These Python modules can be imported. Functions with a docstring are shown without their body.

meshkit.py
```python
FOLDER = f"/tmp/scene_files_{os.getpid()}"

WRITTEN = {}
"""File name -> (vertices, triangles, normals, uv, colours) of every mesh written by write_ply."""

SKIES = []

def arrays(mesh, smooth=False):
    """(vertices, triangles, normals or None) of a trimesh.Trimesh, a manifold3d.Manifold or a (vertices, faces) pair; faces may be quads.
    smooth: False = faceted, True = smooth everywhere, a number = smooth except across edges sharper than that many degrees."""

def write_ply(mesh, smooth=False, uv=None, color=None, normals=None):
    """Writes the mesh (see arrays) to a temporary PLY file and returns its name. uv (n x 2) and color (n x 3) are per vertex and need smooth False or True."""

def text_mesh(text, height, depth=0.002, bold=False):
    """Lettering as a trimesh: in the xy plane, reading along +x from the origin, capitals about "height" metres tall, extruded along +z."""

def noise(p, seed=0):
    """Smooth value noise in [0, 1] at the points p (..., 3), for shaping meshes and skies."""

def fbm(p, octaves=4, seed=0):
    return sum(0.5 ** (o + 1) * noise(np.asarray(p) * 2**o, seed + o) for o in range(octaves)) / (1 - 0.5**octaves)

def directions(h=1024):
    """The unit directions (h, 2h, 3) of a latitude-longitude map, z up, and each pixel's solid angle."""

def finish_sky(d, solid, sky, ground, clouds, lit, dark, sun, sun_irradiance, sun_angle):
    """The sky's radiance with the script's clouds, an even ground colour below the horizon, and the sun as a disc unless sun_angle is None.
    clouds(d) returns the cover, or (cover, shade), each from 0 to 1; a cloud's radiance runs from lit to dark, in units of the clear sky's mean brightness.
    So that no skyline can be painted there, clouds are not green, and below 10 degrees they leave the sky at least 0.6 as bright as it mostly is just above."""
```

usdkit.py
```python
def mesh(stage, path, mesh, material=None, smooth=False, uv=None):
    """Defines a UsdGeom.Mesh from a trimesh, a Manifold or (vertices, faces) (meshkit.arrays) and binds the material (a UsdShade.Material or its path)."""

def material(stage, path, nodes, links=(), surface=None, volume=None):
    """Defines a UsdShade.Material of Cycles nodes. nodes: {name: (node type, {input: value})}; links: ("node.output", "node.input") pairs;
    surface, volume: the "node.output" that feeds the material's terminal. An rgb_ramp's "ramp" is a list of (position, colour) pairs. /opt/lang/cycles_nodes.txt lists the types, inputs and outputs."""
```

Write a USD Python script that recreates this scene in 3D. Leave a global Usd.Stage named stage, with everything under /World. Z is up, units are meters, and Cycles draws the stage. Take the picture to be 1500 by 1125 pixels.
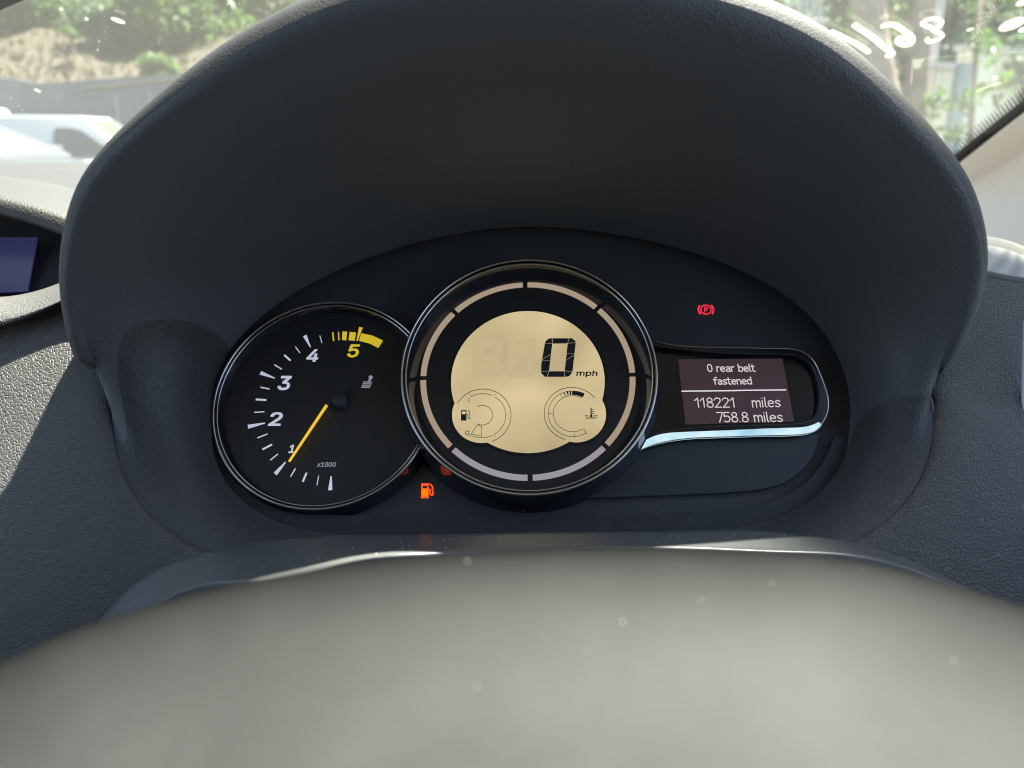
import math, random
import numpy as np, trimesh, manifold3d as m3
import shapely, shapely.geometry as sg, shapely.affinity as sa
import usdkit, meshkit
from pxr import Usd, UsdGeom, UsdLux, UsdShade, Gf, Sdf

random.seed(7); RNG = np.random.default_rng(7)
stage = Usd.Stage.CreateInMemory()
UsdGeom.SetStageUpAxis(stage, UsdGeom.Tokens.z); UsdGeom.SetStageMetersPerUnit(stage, 1.0)
UsdGeom.Xform.Define(stage, '/World'); UsdGeom.Scope.Define(stage, '/World/Looks')

# ------------------------------------------------------------------ camera, sky, sun, exposure
FPX, CX, CY = 1110.0, 750.0, 562.5           # lens, in photograph pixels (1500 x 1125)
PITCH = math.radians(18.0)
CAM = np.array([0, 0, 1.12])
S18, C18 = math.sin(PITCH), math.cos(PITCH)
RT, UPV, FW = np.array([1., 0, 0]), np.array([0, S18, C18]), np.array([0, C18, -S18])
EXPOSURE = 3.0
SUN = np.array([0.36, 0.26, 0.90]); SUN /= np.linalg.norm(SUN)
SUN_POWER, SKY_POWER = 1.25, 0.05

cam = UsdGeom.Camera.Define(stage, '/World/camera')
mat = Gf.Matrix4d(1)
for i, v in enumerate((RT, UPV, -FW, CAM)):
    mat.SetRow(i, Gf.Vec4d(*map(float, v), 1.0 if i == 3 else 0.0))
cam.AddTransformOp().Set(mat)
cam.CreateHorizontalApertureAttr(36.0); cam.CreateVerticalApertureAttr(27.0)
FL = 36.0 * FPX / 1500
cam.CreateFocalLengthAttr(FL); cam.CreateClippingRangeAttr(Gf.Vec2f(0.01, 500))
cam.CreateFStopAttr(FL / 3.3); cam.CreateFocusDistanceAttr(0.405)      # a 3.3 mm wide lens opening
cam.CreateExposureAttr(EXPOSURE)

elev, rot = math.asin(SUN[2]), math.atan2(SUN[0], SUN[1])
skym = usdkit.material(stage, '/World/Looks/sky', {
    'tex': ('sky_texture', {'sky_type': 'single_scattering', 'sun_disc': False, 'sun_elevation': elev, 'sun_rotation': rot}),
    'bg': ('background_shader', {'strength': SKY_POWER})}, [('tex.color', 'bg.color')], surface='bg.background')
dome = UsdLux.DomeLight.Define(stage, '/World/sky')
UsdShade.MaterialBindingAPI.Apply(dome.GetPrim()).Bind(skym)
dome.GetPrim().SetCustomDataByKey('kind', 'structure')
sun = UsdLux.DistantLight.Define(stage, '/World/sun')
sun.CreateNormalizeAttr(True); sun.CreateIntensityAttr(SUN_POWER); sun.CreateAngleAttr(0.8); sun.CreateColorAttr(Gf.Vec3f(1, .95, .86))
z = SUN; x = np.cross([0, 1, 0], z); x /= np.linalg.norm(x); y = np.cross(z, x)
sm = Gf.Matrix4d(1)
for i, v in enumerate((x, y, z)):
    sm.SetRow(i, Gf.Vec4d(*map(float, v), 0))
sun.AddTransformOp().Set(sm)

# ------------------------------------------------------------------ geometry helpers
def ray(px, py):
    return RT * ((px - CX) / FPX) + UPV * (-(py - CY) / FPX) + FW
def P(px, py, Z):                                  # point at depth Z (metres along the view axis)
    return CAM + ray(px, py) * Z
TI, AZ = math.radians(22.3), math.radians(-1.5)
_n = np.array([math.sin(AZ), math.sin(TI), -math.cos(TI)]); _n /= np.linalg.norm(_n)
N = _n[0] * RT + _n[1] * UPV + _n[2] * FW           # dial plane normal, towards the driver
O = P(772, 555, .405)
U = RT - N * (RT @ N); U /= np.linalg.norm(U); V = np.cross(N, U)
if V[2] < 0: V = -V
def D(px, py, h=0.0):                              # point on the dial plane raised by h
    r = ray(px, py); t = ((O + N * h - CAM) @ N) / (r @ N); return CAM + r * t
def pl(px, py, h=0.0):
    q = D(px, py, h) - O; return np.array([q @ U, q @ V])
def W(uv, h):
    uv = np.atleast_2d(uv); return O + uv[:, :1] * U + uv[:, 1:2] * V + np.reshape(h, (-1, 1)) * N
def onplane(mesh):                                 # (u, v, h) -> world
    m = mesh.copy(); v = np.asarray(m.vertices); m.vertices = O + v[:, :1] * U + v[:, 1:2] * V + v[:, 2:3] * N
    return m
def ext(shape, h0, h1):
    gs = [g for g in getattr(shape, 'geoms', [shape]) if g.area > 1e-12]
    out = []
    for g in gs:
        m = trimesh.creation.extrude_polygon(g, h1 - h0, engine='earcut'); m.apply_translation([0, 0, h0]); out.append(m)
    return onplane(trimesh.util.concatenate(out))
def cat(ms): return trimesh.util.concatenate(ms)
def z1(x, y): return (300 + x / 3.308, 420 + y / 3.308)
def z2(x, y): return (570 + x / 3.04, 370 + y / 3.04)
def z3(x, y): return (910 + x / 3.3086, 420 + y / 3.3086)
def poly(pts, f=None, h=0.0):
    return sg.Polygon([pl(*(f(*p) if f else p), h) for p in pts])
def line(pts, w, f=None, h=0.0, cap='round'):
    return sg.LineString([pl(*(f(*p) if f else p), h) for p in pts]).buffer(w / 2, cap_style=cap, quad_segs=5)
def circ(pts, h=0.0):
    p = np.array([pl(*q, h) for q in pts]); A = np.c_[2 * p, np.ones(len(p))]
    s = np.linalg.lstsq(A, (p ** 2).sum(1), rcond=None)[0]; return s[:2], math.sqrt(s[2] + s[:2] @ s[:2])
def disc(c, r, q=48): return sg.Point(*c).buffer(r, quad_segs=q)
def spline(pts, n):
    """n points, evenly spaced along a smooth curve through pts"""
    from scipy.interpolate import PchipInterpolator, CubicSpline
    pts = np.asarray(pts, float); t = np.r_[0, np.cumsum(np.linalg.norm(np.diff(pts[:, :2], axis=0), axis=1))]
    s = CubicSpline(t, pts) if len(pts) > 3 else PchipInterpolator(t, pts)
    d = s(np.linspace(0, t[-1], 1200)); L = np.r_[0, np.cumsum(np.linalg.norm(np.diff(d, axis=0), axis=1))]
    k = np.linspace(0, L[-1], n); return np.stack([np.interp(k, L, d[:, i]) for i in range(d.shape[1])], 1)
def grid(rows, closed=False, flip=False):
    rows = np.asarray(rows); a, b = rows.shape[:2]; v = rows.reshape(-1, 3); f = []
    for i in range(a - 1):
        for j in range(b if closed else b - 1):
            k = (j + 1) % b; q = [i * b + j, i * b + k, (i + 1) * b + k, (i + 1) * b + j]
            f.append(q[::-1] if flip else q)
    f = np.array(f)
    return trimesh.Trimesh(v, np.vstack([f[:, [0, 1, 2]], f[:, [0, 2, 3]]]), process=False)
def tube(path, r, n=8, closed=False):
    path = np.asarray(path, float); m = len(path)
    t = np.roll(path, -1, 0) - np.roll(path, 1, 0) if closed else np.gradient(path, axis=0)
    t /= np.linalg.norm(t, axis=1)[:, None]
    ref = np.where(np.abs(t @ N)[:, None] > .9, UPV, N); a = np.cross(t, ref); a /= np.linalg.norm(a, axis=1)[:, None]; b = np.cross(t, a)
    r = np.broadcast_to(np.asarray(r, float), (m,))
    rows = [path + r[:, None] * (a * math.cos(k) + b * math.sin(k)) for k in np.linspace(0, 2 * math.pi, n, endpoint=False)]
    rows = np.stack(rows, 1)                       # m x n x 3
    if closed: rows = np.concatenate([rows, rows[:1]])
    g = grid(rows, closed=True)
    if not closed:
        v = np.vstack([g.vertices, path[:1], path[-1:]]); c0, c1, e = len(v) - 2, len(v) - 1, (m - 1) * n
        f = [[c0, (j + 1) % n, j] for j in range(n)] + [[c1, e + j, e + (j + 1) % n] for j in range(n)]
        g = trimesh.Trimesh(v, np.vstack([g.faces, f]), process=False)
    return g
def ring(c, prof, seg=180):                        # revolve (r, h) profile about the dial axis at c
    a = np.linspace(0, 2 * math.pi, seg, endpoint=False); rows = []
    for r, h in prof:
        rows.append(W(np.c_[c[0] + r * np.cos(a), c[1] + r * np.sin(a)], np.full(seg, h)))
    return grid(rows, closed=True)
def torus_prof(r, h, m, n=12):
    return [(r + m * math.cos(k), h + m * math.sin(k)) for k in np.linspace(0, 2 * math.pi, n + 1)]

# ------------------------------------------------------------------ naming
used = {}
def numbered(path):
    k = used.get(path, -1) + 1; used[path] = k
    return path if k == 0 else f'{path}_{k:03d}'
origin = {}
def tag(p, label=None, cat=None, group=None, kind=None):
    for k, v in (('label', label), ('category', cat), ('group', group), ('kind', kind)):
        if v: p.SetCustomDataByKey(k, v)
    return p
def thing(name, label, category, loc=(0, 0, 0), group=None, kind=None):
    path = numbered('/World/' + name); x = UsdGeom.Xform.Define(stage, path)
    x.AddTranslateOp().Set(Gf.Vec3d(*map(float, loc))); origin[path] = np.asarray(loc, float)
    return tag(x.GetPrim(), label, category, group, kind)
def obj(name, mesh, m, parent=None, smooth=35, label=None, cat=None, group=None, kind=None):
    """one mesh, given in world coordinates"""
    base = str(parent.GetPath()) if parent else '/World'
    path = numbered(base + '/' + name)
    o = origin[base] if parent else np.zeros(3)
    origin[path] = o
    if not isinstance(mesh, trimesh.Trimesh): v, f, _ = meshkit.arrays(mesh); mesh = trimesh.Trimesh(v, f, process=False)
    mesh = mesh.copy(); mesh.vertices = np.asarray(mesh.vertices) - o
    p = usdkit.mesh(stage, path, mesh, m, smooth=smooth).GetPrim()
    return tag(p, label, cat, group, kind)

# ------------------------------------------------------------------ materials
def mt(name, nodes, links=(), surface='p.BSDF'):
    return usdkit.material(stage, '/World/Looks/' + name, nodes, links, surface=surface)
def plain(name, col, rough=.5, **kw):
    return mt(name, {'p': ('principled_bsdf', {'base_color': col, 'roughness': rough, **kw})})
def emit(name, col, s):
    k = 2.0 ** -EXPOSURE
    return mt(name, {'e': ('emission', {'color': col, 'strength': s * k})}, surface='e.emission')
def grained(name, col, col2, rough, cell, bump, spec=.5, sheen=0.0):
    """pebble grained plastic skin: cells about `cell` metres wide"""
    return mt(name, {
        'g': ('texture_coordinate', {}),
        'n0': ('noise_texture', {'scale': .35 / cell, 'detail': 2.0}),
        'wob': ('mix_vector', {'fac': .0016 * (cell / .003)}),
        'add': ('vector_math', {'math_type': 'add'}), 'sc': ('vector_math', {'math_type': 'scale', 'scale': cell * .3}),
        'v': ('voronoi_texture', {'feature': 'distance_to_edge', 'scale': 1 / cell, 'randomness': 1.0}),
        'r': ('map_range', {'range_type': 'smoothstep', 'from_min': 0.0, 'from_max': .17, 'to_min': 0.0, 'to_max': 1.0, 'clamp': True}),
        'fine': ('noise_texture', {'scale': 5 / cell, 'detail': 3.0}),
        'h': ('math', {'math_type': 'multiply_add', 'value2': .12}),
        'b': ('bump', {'strength': bump, 'distance': cell * .19, 'filter_width': .1}),
        'big': ('noise_texture', {'scale': 14.0, 'detail': 3.0}),
        'c': ('mix_color', {'a': col, 'b': col2}),
        'p': ('principled_bsdf', {'roughness': rough, 'specular_ior_level': spec, 'sheen_weight': sheen})},
        [('g.object', 'n0.vector'), ('n0.color', 'sc.vector1'), ('g.object', 'add.vector1'), ('sc.vector', 'add.vector2'),
         ('add.vector', 'v.vector'), ('v.distance', 'r.value'), ('g.object', 'fine.vector'), ('fine.fac', 'h.value1'), ('r.result', 'h.value3'),
         ('h.value', 'b.height'), ('g.object', 'big.vector'), ('big.fac', 'c.fac'), ('c.result', 'p.base_color'), ('b.normal', 'p.normal')])
def mottled(name, c1, c2, scale, rough=.6, detail=4.0, bump=0.0, dist=.01, spec=.5, **kw):
    return mt(name, {
        'g': ('texture_coordinate', {}), 'n': ('noise_texture', {'scale': scale, 'detail': detail, 'roughness': .6}),
        'r': ('map_range', {'from_min': .3, 'from_max': .7, 'clamp': True}), 'c': ('mix_color', {'a': c1, 'b': c2}),
        'b': ('bump', {'strength': bump, 'distance': dist}),
        'p': ('principled_bsdf', {'roughness': rough, 'specular_ior_level': spec, **kw})},
        [('g.object', 'n.vector'), ('n.fac', 'r.value'), ('r.result', 'c.fac'), ('c.result', 'p.base_color'), ('n.fac', 'b.height'), ('b.normal', 'p.normal')])
def leafy(name, c1, c2):
    return mt(name, {
        'i': ('geometry', {}), 'c': ('mix_color', {'a': c1, 'b': c2}), 'd': ('principled_bsdf', {'roughness': .5}),
        't': ('translucent_bsdf', {}), 'm': ('mix_closure', {'fac': .45})},
        [('i.random_per_island', 'c.fac'), ('c.result', 'd.base_color'), ('c.result', 't.color'), ('d.BSDF', 'm.closure1'), ('t.BSDF', 'm.closure2')], surface='m.closure')
def pane(name, tint, gloss_rough=.02, k=1.0, dusty=.010):
    return mt(name, {
        'bk': ('geometry', {}), 'io': ('map_range', {'from_min': 0.0, 'from_max': 1.0, 'to_min': 1.5, 'to_max': 1 / 1.5}),
        'f': ('fresnel', {}), 't': ('transparent_bsdf', {'color': tint}), 'g': ('glossy_bsdf', {'color': (k, k, k), 'roughness': gloss_rough}),
        'm': ('mix_closure', {}), 'du': ('translucent_bsdf', {'color': (.9, .88, .8)}), 'm2': ('mix_closure', {'fac': dusty})}, [('bk.backfacing', 'io.value'), ('io.result', 'f.IOR'), ('f.fac', 'm.fac'), ('t.BSDF', 'm.closure1'), ('g.BSDF', 'm.closure2'), ('m.closure', 'm2.closure1'), ('du.BSDF', 'm2.closure2')], surface='m2.closure')

M = dict(
    lining=grained('hood_lining', (.034, .034, .035), (.040, .040, .041), .42, .0016, .45, spec=.6, sheen=.12),
    rim_skin=grained('hood_rim_skin', (.042, .041, .040), (.049, .048, .047), .66, .0016, .3, spec=.4),
    leather=grained('dash_skin', (.074, .070, .066), (.086, .082, .078), .50, .0019, .8, spec=.5),
    leather_top=grained('dash_top_skin', (.042, .040, .037), (.052, .050, .046), .6, .0022, .4),
    hub=mottled('hub_skin', (.0215, .0213, .0212), (.031, .0308, .0304), 26.0, .75, spec=.25, bump=.15, dist=.0008),
    shroud=mottled('shroud_plastic', (.075, .078, .078), (.095, .097, .097), 55.0, .36, bump=.08, dist=.0004, spec=.6),
    gloss=plain('gloss_black', (.012, .013, .015), .10),
    satin=mottled('satin_black', (.030, .032, .035), (.036, .038, .042), 60.0, .5),
    plate=mottled('cluster_plate', (.050, .052, .056), (.057, .059, .063), 60.0, .55, spec=.4),
    lip=mottled('lip_black', (.020, .024, .030), (.028, .032, .038), 140.0, .5, bump=.1, dist=.0003),
    face=plain('dial_black', (.018, .019, .020), .42),
    deep=plain('deep_black', (.006, .006, .007), .6),
    blue_panel=plain('blue_black_panel', (.032, .041, .048), .34),
    chrome=plain('chrome', (.62, .62, .60), .16, metallic=1.0),
    dark_chrome=plain('dark_chrome', (.10, .105, .115), .28, metallic=1.0),
    white_print=plain('white_print', (.72, .71, .78), .5, emission_color=(.8, .78, .9), emission_strength=.06),
    grey_print=plain('grey_print', (.45, .45, .47), .5, emission_color=(.8, .8, .9), emission_strength=.03),
    yellow_print=plain('yellow_print', (.70, .52, .03), .5, emission_color=(.9, .65, .03), emission_strength=.07),
    needle=plain('needle_orange', (.80, .45, .03), .4, emission_color=(1, .6, .05), emission_strength=.09),
    seg_warm=emit('segment_warm_light', (.64, .50, .37), .60),
    seg_pale=emit('segment_pale_light', (.53, .50, .54), .60),
    ink=plain('lcd_ink', (.020, .022, .026), .45),
    ink_line=plain('lcd_line', (.035, .03, .018), .5),
    oled=emit('oled_text', (.72, .66, .70), .95),
    oled_line=emit('oled_rule', (.75, .74, .80), 1.0),
    red=emit('red_lamp', (1.0, .035, .075), 1.0),
    orange=emit('amber_lamp', (1.0, .085, .022), 1.2),
    amber=emit('amber_lamp_core', (1.0, .19, .0), 1.3),
    paint=mt('marker_paint', {'d': ('diffuse_bsdf', {'color': (.85, .85, .72)}), 't': ('translucent_bsdf', {'color': (.88, .88, .78)}), 'm': ('mix_closure', {'fac': .55})},
             [('d.BSDF', 'm.closure1'), ('t.BSDF', 'm.closure2')], surface='m.closure'),
    frit=plain('frit_black', (.012, .012, .013), .4),
    glass=pane('windscreen_glass', (.93, .96, .93)),
    dark_glass=plain('dark_car_glass', (.055, .062, .062), .12),
    pale_glass=plain('pale_car_glass', (.09, .11, .09), .08, specular_ior_level=.5),
    trim=mottled('pillar_trim', (.78, .69, .56), (.82, .73, .60), 300.0, .75),
    silver=plain('silver_trim', (.62, .62, .68), .35),
    dust=plain('dust', (.40, .38, .34), .9),
    white_car=plain('white_car_paint', (.40, .41, .42), .25, coat_weight=.5),
    silver_car=plain('silver_car_paint', (.11, .12, .125), .3, metallic=.3, coat_weight=.4),
    rubber=plain('tyre_rubber', (.02, .02, .02), .8), rim=plain('wheel_rim', (.4, .4, .42), .35, metallic=.8),
    lamp=plain('lamp_glass', (.6, .6, .6), .1), tail=plain('tail_lamp', (.4, .02, .02), .2),
    bark=mottled('bark', (.16, .12, .085), (.27, .21, .15), 9.0, .9, bump=.6, dist=.03),
    leaf=leafy('leaf_green', (.09, .16, .035), (.22, .31, .075)), leaf_dark=leafy('leaf_dark', (.05, .10, .033), (.11, .17, .05)),
    leaf_blue=leafy('leaf_bluish', (.09, .15, .07), (.17, .25, .11)),
    hill=mottled('dry_slope', (.032, .024, .013), (.058, .046, .026), 1.3, .95, bump=.5, dist=.1),
    straw=leafy('dry_grass', (.048, .037, .02), (.088, .070, .042)),
    ground=mottled('asphalt', (.055, .055, .054), (.075, .074, .07), 3.0, .9, bump=.3, dist=.01),
    dark_wall=mottled('dark_render', (.075, .08, .085), (.10, .105, .11), 1.2, .85),
    wall=mottled('pale_render', (.62, .55, .42), (.68, .61, .48), 1.0, .85),
    white_pole=plain('white_pole', (.36, .34, .31), .5), steel=plain('blue_grey_steel', (.26, .31, .32), .5),
    concrete=mottled('concrete', (.42, .40, .36), (.5, .48, .44), 2.0, .9),
    mesh_grille=plain('grille_plastic', (.10, .10, .098), .5),
)
M['lcd'] = mt('lcd_backlight', {
    'g': ('texture_coordinate', {}), 'n': ('noise_texture', {'scale': 26.0, 'detail': 1.0}), 'r': ('map_range', {'from_min': .3, 'from_max': .7, 'clamp': True}),
    'c': ('mix_color', {'a': (.48, .385, .215), 'b': (.74, .60, .34)}), 'e': ('emission', {'strength': 1.0 * 2.0 ** -EXPOSURE})},
    [('g.object', 'n.vector'), ('n.fac', 'r.value'), ('r.result', 'c.fac'), ('c.result', 'e.color')], surface='e.emission')
M['ghost'] = emit('lcd_ghost', (.555, .455, .262), 1.0)
M['oled_bg'] = mt('oled_glass', {'p': ('principled_bsdf', {'base_color': (.03, .02, .026), 'roughness': .3, 'emission_color': (.048, .026, .031), 'emission_strength': .75 * 2.0 ** -EXPOSURE})})
M['nav'] = mt('nav_screen', {'p': ('principled_bsdf', {'base_color': (.02, .02, .03), 'roughness': .25, 'emission_color': (.024, .026, .085), 'emission_strength': .85 * 2.0 ** -EXPOSURE})})
M['strip'] = mt('light_strip', {'g': ('texture_coordinate', {}), 'n': ('noise_texture', {'scale': 70.0, 'detail': 2.0}), 'r': ('map_range', {'from_min': .35, 'from_max': .65, 'clamp': True}),
    'c': ('mix_color', {'a': (.26, .56, .72), 'b': (.72, .92, .97)}), 'p': ('principled_bsdf', {'base_color': (.2, .3, .33), 'roughness': .2, 'emission_strength': .9 * 2.0 ** -EXPOSURE})},
    [('g.object', 'n.vector'), ('n.fac', 'r.value'), ('r.result', 'c.fac'), ('c.result', 'p.emission_color')])
M['film'] = mt('clear_film', {'t': ('transparent_bsdf', {'color': (.97, .97, .95)}), 'd': ('diffuse_bsdf', {'color': (.8, .8, .75)}), 'm': ('mix_closure', {'fac': .05})},
               [('t.BSDF', 'm.closure1'), ('d.BSDF', 'm.closure2')], surface='m.closure')
M['speckled'] = mt('speckled_white', {'g': ('texture_coordinate', {}), 'v': ('voronoi_texture', {'scale': 700.0}), 'r': ('map_range', {'from_min': .22, 'from_max': .3, 'clamp': True}),
    'c': ('mix_color', {'a': (.30, .29, .27), 'b': (.86, .86, .82)}), 'd': ('diffuse_bsdf', {}), 't': ('translucent_bsdf', {}), 'm': ('mix_closure', {'fac': .5})},
    [('g.object', 'v.vector'), ('v.distance', 'r.value'), ('r.result', 'c.fac'), ('c.result', 'd.color'), ('c.result', 't.color'), ('d.BSDF', 'm.closure1'), ('t.BSDF', 'm.closure2')], surface='m.closure')

# ------------------------------------------------------------------ instrument hood: lip, outer shell and lining
RIM = [(112, 526), (97, 470), (90, 400), (98, 330), (120, 265), (155, 215), (200, 170), (260, 118), (330, 65), (430, 8), (520, -28), (640, -52), (775, -60),
       (900, -54), (1020, -33), (1130, 3), (1210, 45), (1270, 92), (1330, 152), (1380, 210), (1415, 262), (1436, 320), (1443, 372), (1437, 425), (1420, 475), (1391, 538)]
TUB = [(1352, 549), (1365, 590), (1366, 635), (1352, 690), (1315, 745), (1252, 790), (1170, 818), (1000, 836), (775, 840), (560, 838), (400, 828), (300, 806),
       (253, 780), (213, 745), (187, 703), (171, 660), (165, 607), (160, 563)]
INN_U = [(311, 600), (322, 540), (360, 485), (430, 430), (520, 385), (640, 348), (775, 332), (910, 345), (1030, 375), (1130, 420), (1205, 485), (1240, 560), (1246, 610)]
INN_L = [(1243, 640), (1232, 690), (1196, 738), (1140, 764), (1060, 775), (900, 780), (700, 783), (560, 783), (470, 781), (400, 768), (350, 738), (322, 700), (311, 650)]
def rim_depth(py): return .362 - (530 - py) / 588 * .058
NU, NL = 150, 110
rim_px = spline(RIM, NU); tub_px = spline(TUB, NL)
inn_px = np.vstack([spline(INN_U, NU), spline(INN_L, NL)])
TUB_H, B_H = .030, .004
rimA = np.array([P(x, y, rim_depth(y)) for x, y in rim_px])
tubA = np.array([D(x, y, TUB_H) for x, y in tub_px])
B = np.array([D(x, y, B_H) for x, y in inn_px])
cen = rimA.mean(0)
tang = np.gradient(rimA, axis=0); tang /= np.linalg.norm(tang, axis=1)[:, None]
AX = np.array([0, -1., .10]); AX /= np.linalg.norm(AX)           # towards the driver
outw = np.cross(AX, tang); outw /= np.linalg.norm(outw, axis=1)[:, None]
if (outw[NU // 2] @ (rimA[NU // 2] - cen)) < 0: outw = -outw
LIPR = .006 + .008 * np.sin(np.linspace(0, math.pi, NU))[:, None]
cc = rimA - outw * LIPR
def lip(phi): return cc + LIPR * (outw * math.cos(phi) + np.cross(tang, outw) * math.sin(phi) * SG)
SG = 1.0 if (np.cross(tang, outw)[NU // 2] @ AX) > 0 else -1.0
lip_rows = [lip(math.radians(a)) for a in (0, 15, 30, 45, 60, 75, 88)]
A_in_u = lip_rows[-1]
A_in = np.vstack([A_in_u, tubA])
full = []
inward = (B.mean(0) - A_in); 
dist = np.linalg.norm(B - A_in, axis=1)[:, None]
T0 = np.vstack([-outw * 1.0 + AX * .03, np.zeros((NL, 3))]); T0[NU:] = (B - A_in)[NU:] / dist[NU:] * 1.2
T0 = T0 * dist * np.vstack([np.full((NU, 1), .55), np.full((NL, 1), .5)])
kk = np.clip(np.minimum(np.arange(NU), NU - 1 - np.arange(NU)) / (.34 * NU), 0, 1)[:, None]; kk = kk * kk * (3 - 2 * kk)
run = (B - A_in)[:NU] / dist[:NU]
T0[:NU] = T0[:NU] * kk + (1 - kk) * run * dist[:NU] * .75
T1_ = np.vstack([(-AX * .9 - outw * .5) * kk + (1 - kk) * run * 1.3, (B - A_in)[NU:] / dist[NU:]]) * dist * .6
def soft(a, n):                                      # smooth along the closed loop
    for _ in range(n): a = .5 * a + .25 * (np.roll(a, 1, 0) + np.roll(a, -1, 0))
    return a
T0, T1_ = soft(T0, 160), soft(T1_, 160)
out_px = tub_px - np.array([[756, 620]]); out_px /= np.linalg.norm(out_px, axis=1)[:, None]
outd = out_px[:, :1] * U - out_px[:, 1:] * V
for k, r_k in enumerate(lip_rows[:-1]):
    e = 1 - k / (len(lip_rows) - 1); full.append(np.vstack([r_k, tubA + outd * .003 * e - N * .003 * e]))
for s in np.linspace(0, 1, 34):
    full.append(A_in * (2*s**3 - 3*s**2 + 1) + T0 * (s**3 - 2*s**2 + s) + B * (3*s**2 - 2*s**3) + T1_ * (s**3 - s**2))
full = np.array(full); NLIP = len(lip_rows) - 1
for i in range(NLIP + 1, len(full) - 1):                           # soften the notches where hood and tub meet
    full[i] = soft(full[i], int(2 + 200 * math.sin(math.pi * (i - NLIP) / (len(full) - 1 - NLIP))))
shell = [lip(math.radians(a)) for a in (-90, -60, -40, -20, 0)]
back = []
for d in (.42, .30, .18, .10, .05, .02):
    back.append(shell[0] - AX * d * np.array([1, 1, 1]) * 1.0 + np.array([0, 0, -.16 * d * 1.0]) + outw * .004)
hood = thing('instrument_hood', 'dark grey arched hood over the instrument dials, lit along its rounded rim', 'instrument hood', P(772, 240, .36))
obj('lining', grid(full[5:], closed=True), M['lining'], hood, True)
obj('rim', grid(full[:6, :NU]), M['rim_skin'], hood, True)
obj('outer_shell', grid(back + shell), M['leather'], hood, True)

# ------------------------------------------------------------------ instrument cluster
cl = thing('instrument_cluster', 'lit black instrument cluster with round dials and a small message screen under the hood', 'instrument cluster', O)
plate = sg.Polygon([pl(x, y, B_H) for x, y in inn_px]).buffer(.006)
obj('face_plate', ext(plate, -.008, -.004), M['plate'], cl)
# --- speedometer
H_SP = .015
sc_, sr_ = circ([z2(625, 28), z2(62, 540), z2(1185, 520), z2(640, 1085)], H_SP)
gc, gr = circ([z2(607, 138), z2(1100, 545), z2(136, 560), z2(628, 1012)])
lc, lr = circ([z2(615, 262), z2(274, 560), z2(962, 565), z2(625, 890)], .001)
sp = obj('speedometer', ext(disc(sc_, sr_ - .003), -.004, 0), M['face'], cl, label='central round digital speedometer reading 0 mph on a cream screen')
obj('bezel', ring(sc_, [(sr_ - .006, .0004), (sr_ - .0045, .004), (sr_ - .0028, .011), (sr_ - .0016, H_SP - .001), (sr_ + .0006, H_SP - .001), (sr_ + .0016, .010), (sr_ + .0046, -.004)]), M['gloss'], sp)
obj('chrome_ring', ring(sc_, torus_prof(sr_, H_SP, .00065)), M['chrome'], sp, True)
obj('chrome_ring', ring(sc_, torus_prof(sr_ - .0021, H_SP - .0008, .00042)), M['chrome'], sp, True)
obj('inner_ring', ring(gc, [(gr + .0062, .0002), (gr + .0058, .0014), (gr + .0046, .0016), (gr + .0042, .0002)]), M['satin'], sp)
def arc_poly(c, r0, r1, a0, a1, n=24):
    a = np.radians(np.linspace(a0, a1, n)); o = np.c_[c[0] + r1 * np.cos(a), c[1] + r1 * np.sin(a)]; i = np.c_[c[0] + r0 * np.cos(a), c[1] + r0 * np.sin(a)]
    return sg.Polygon(np.vstack([o, i[::-1]]))
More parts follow.
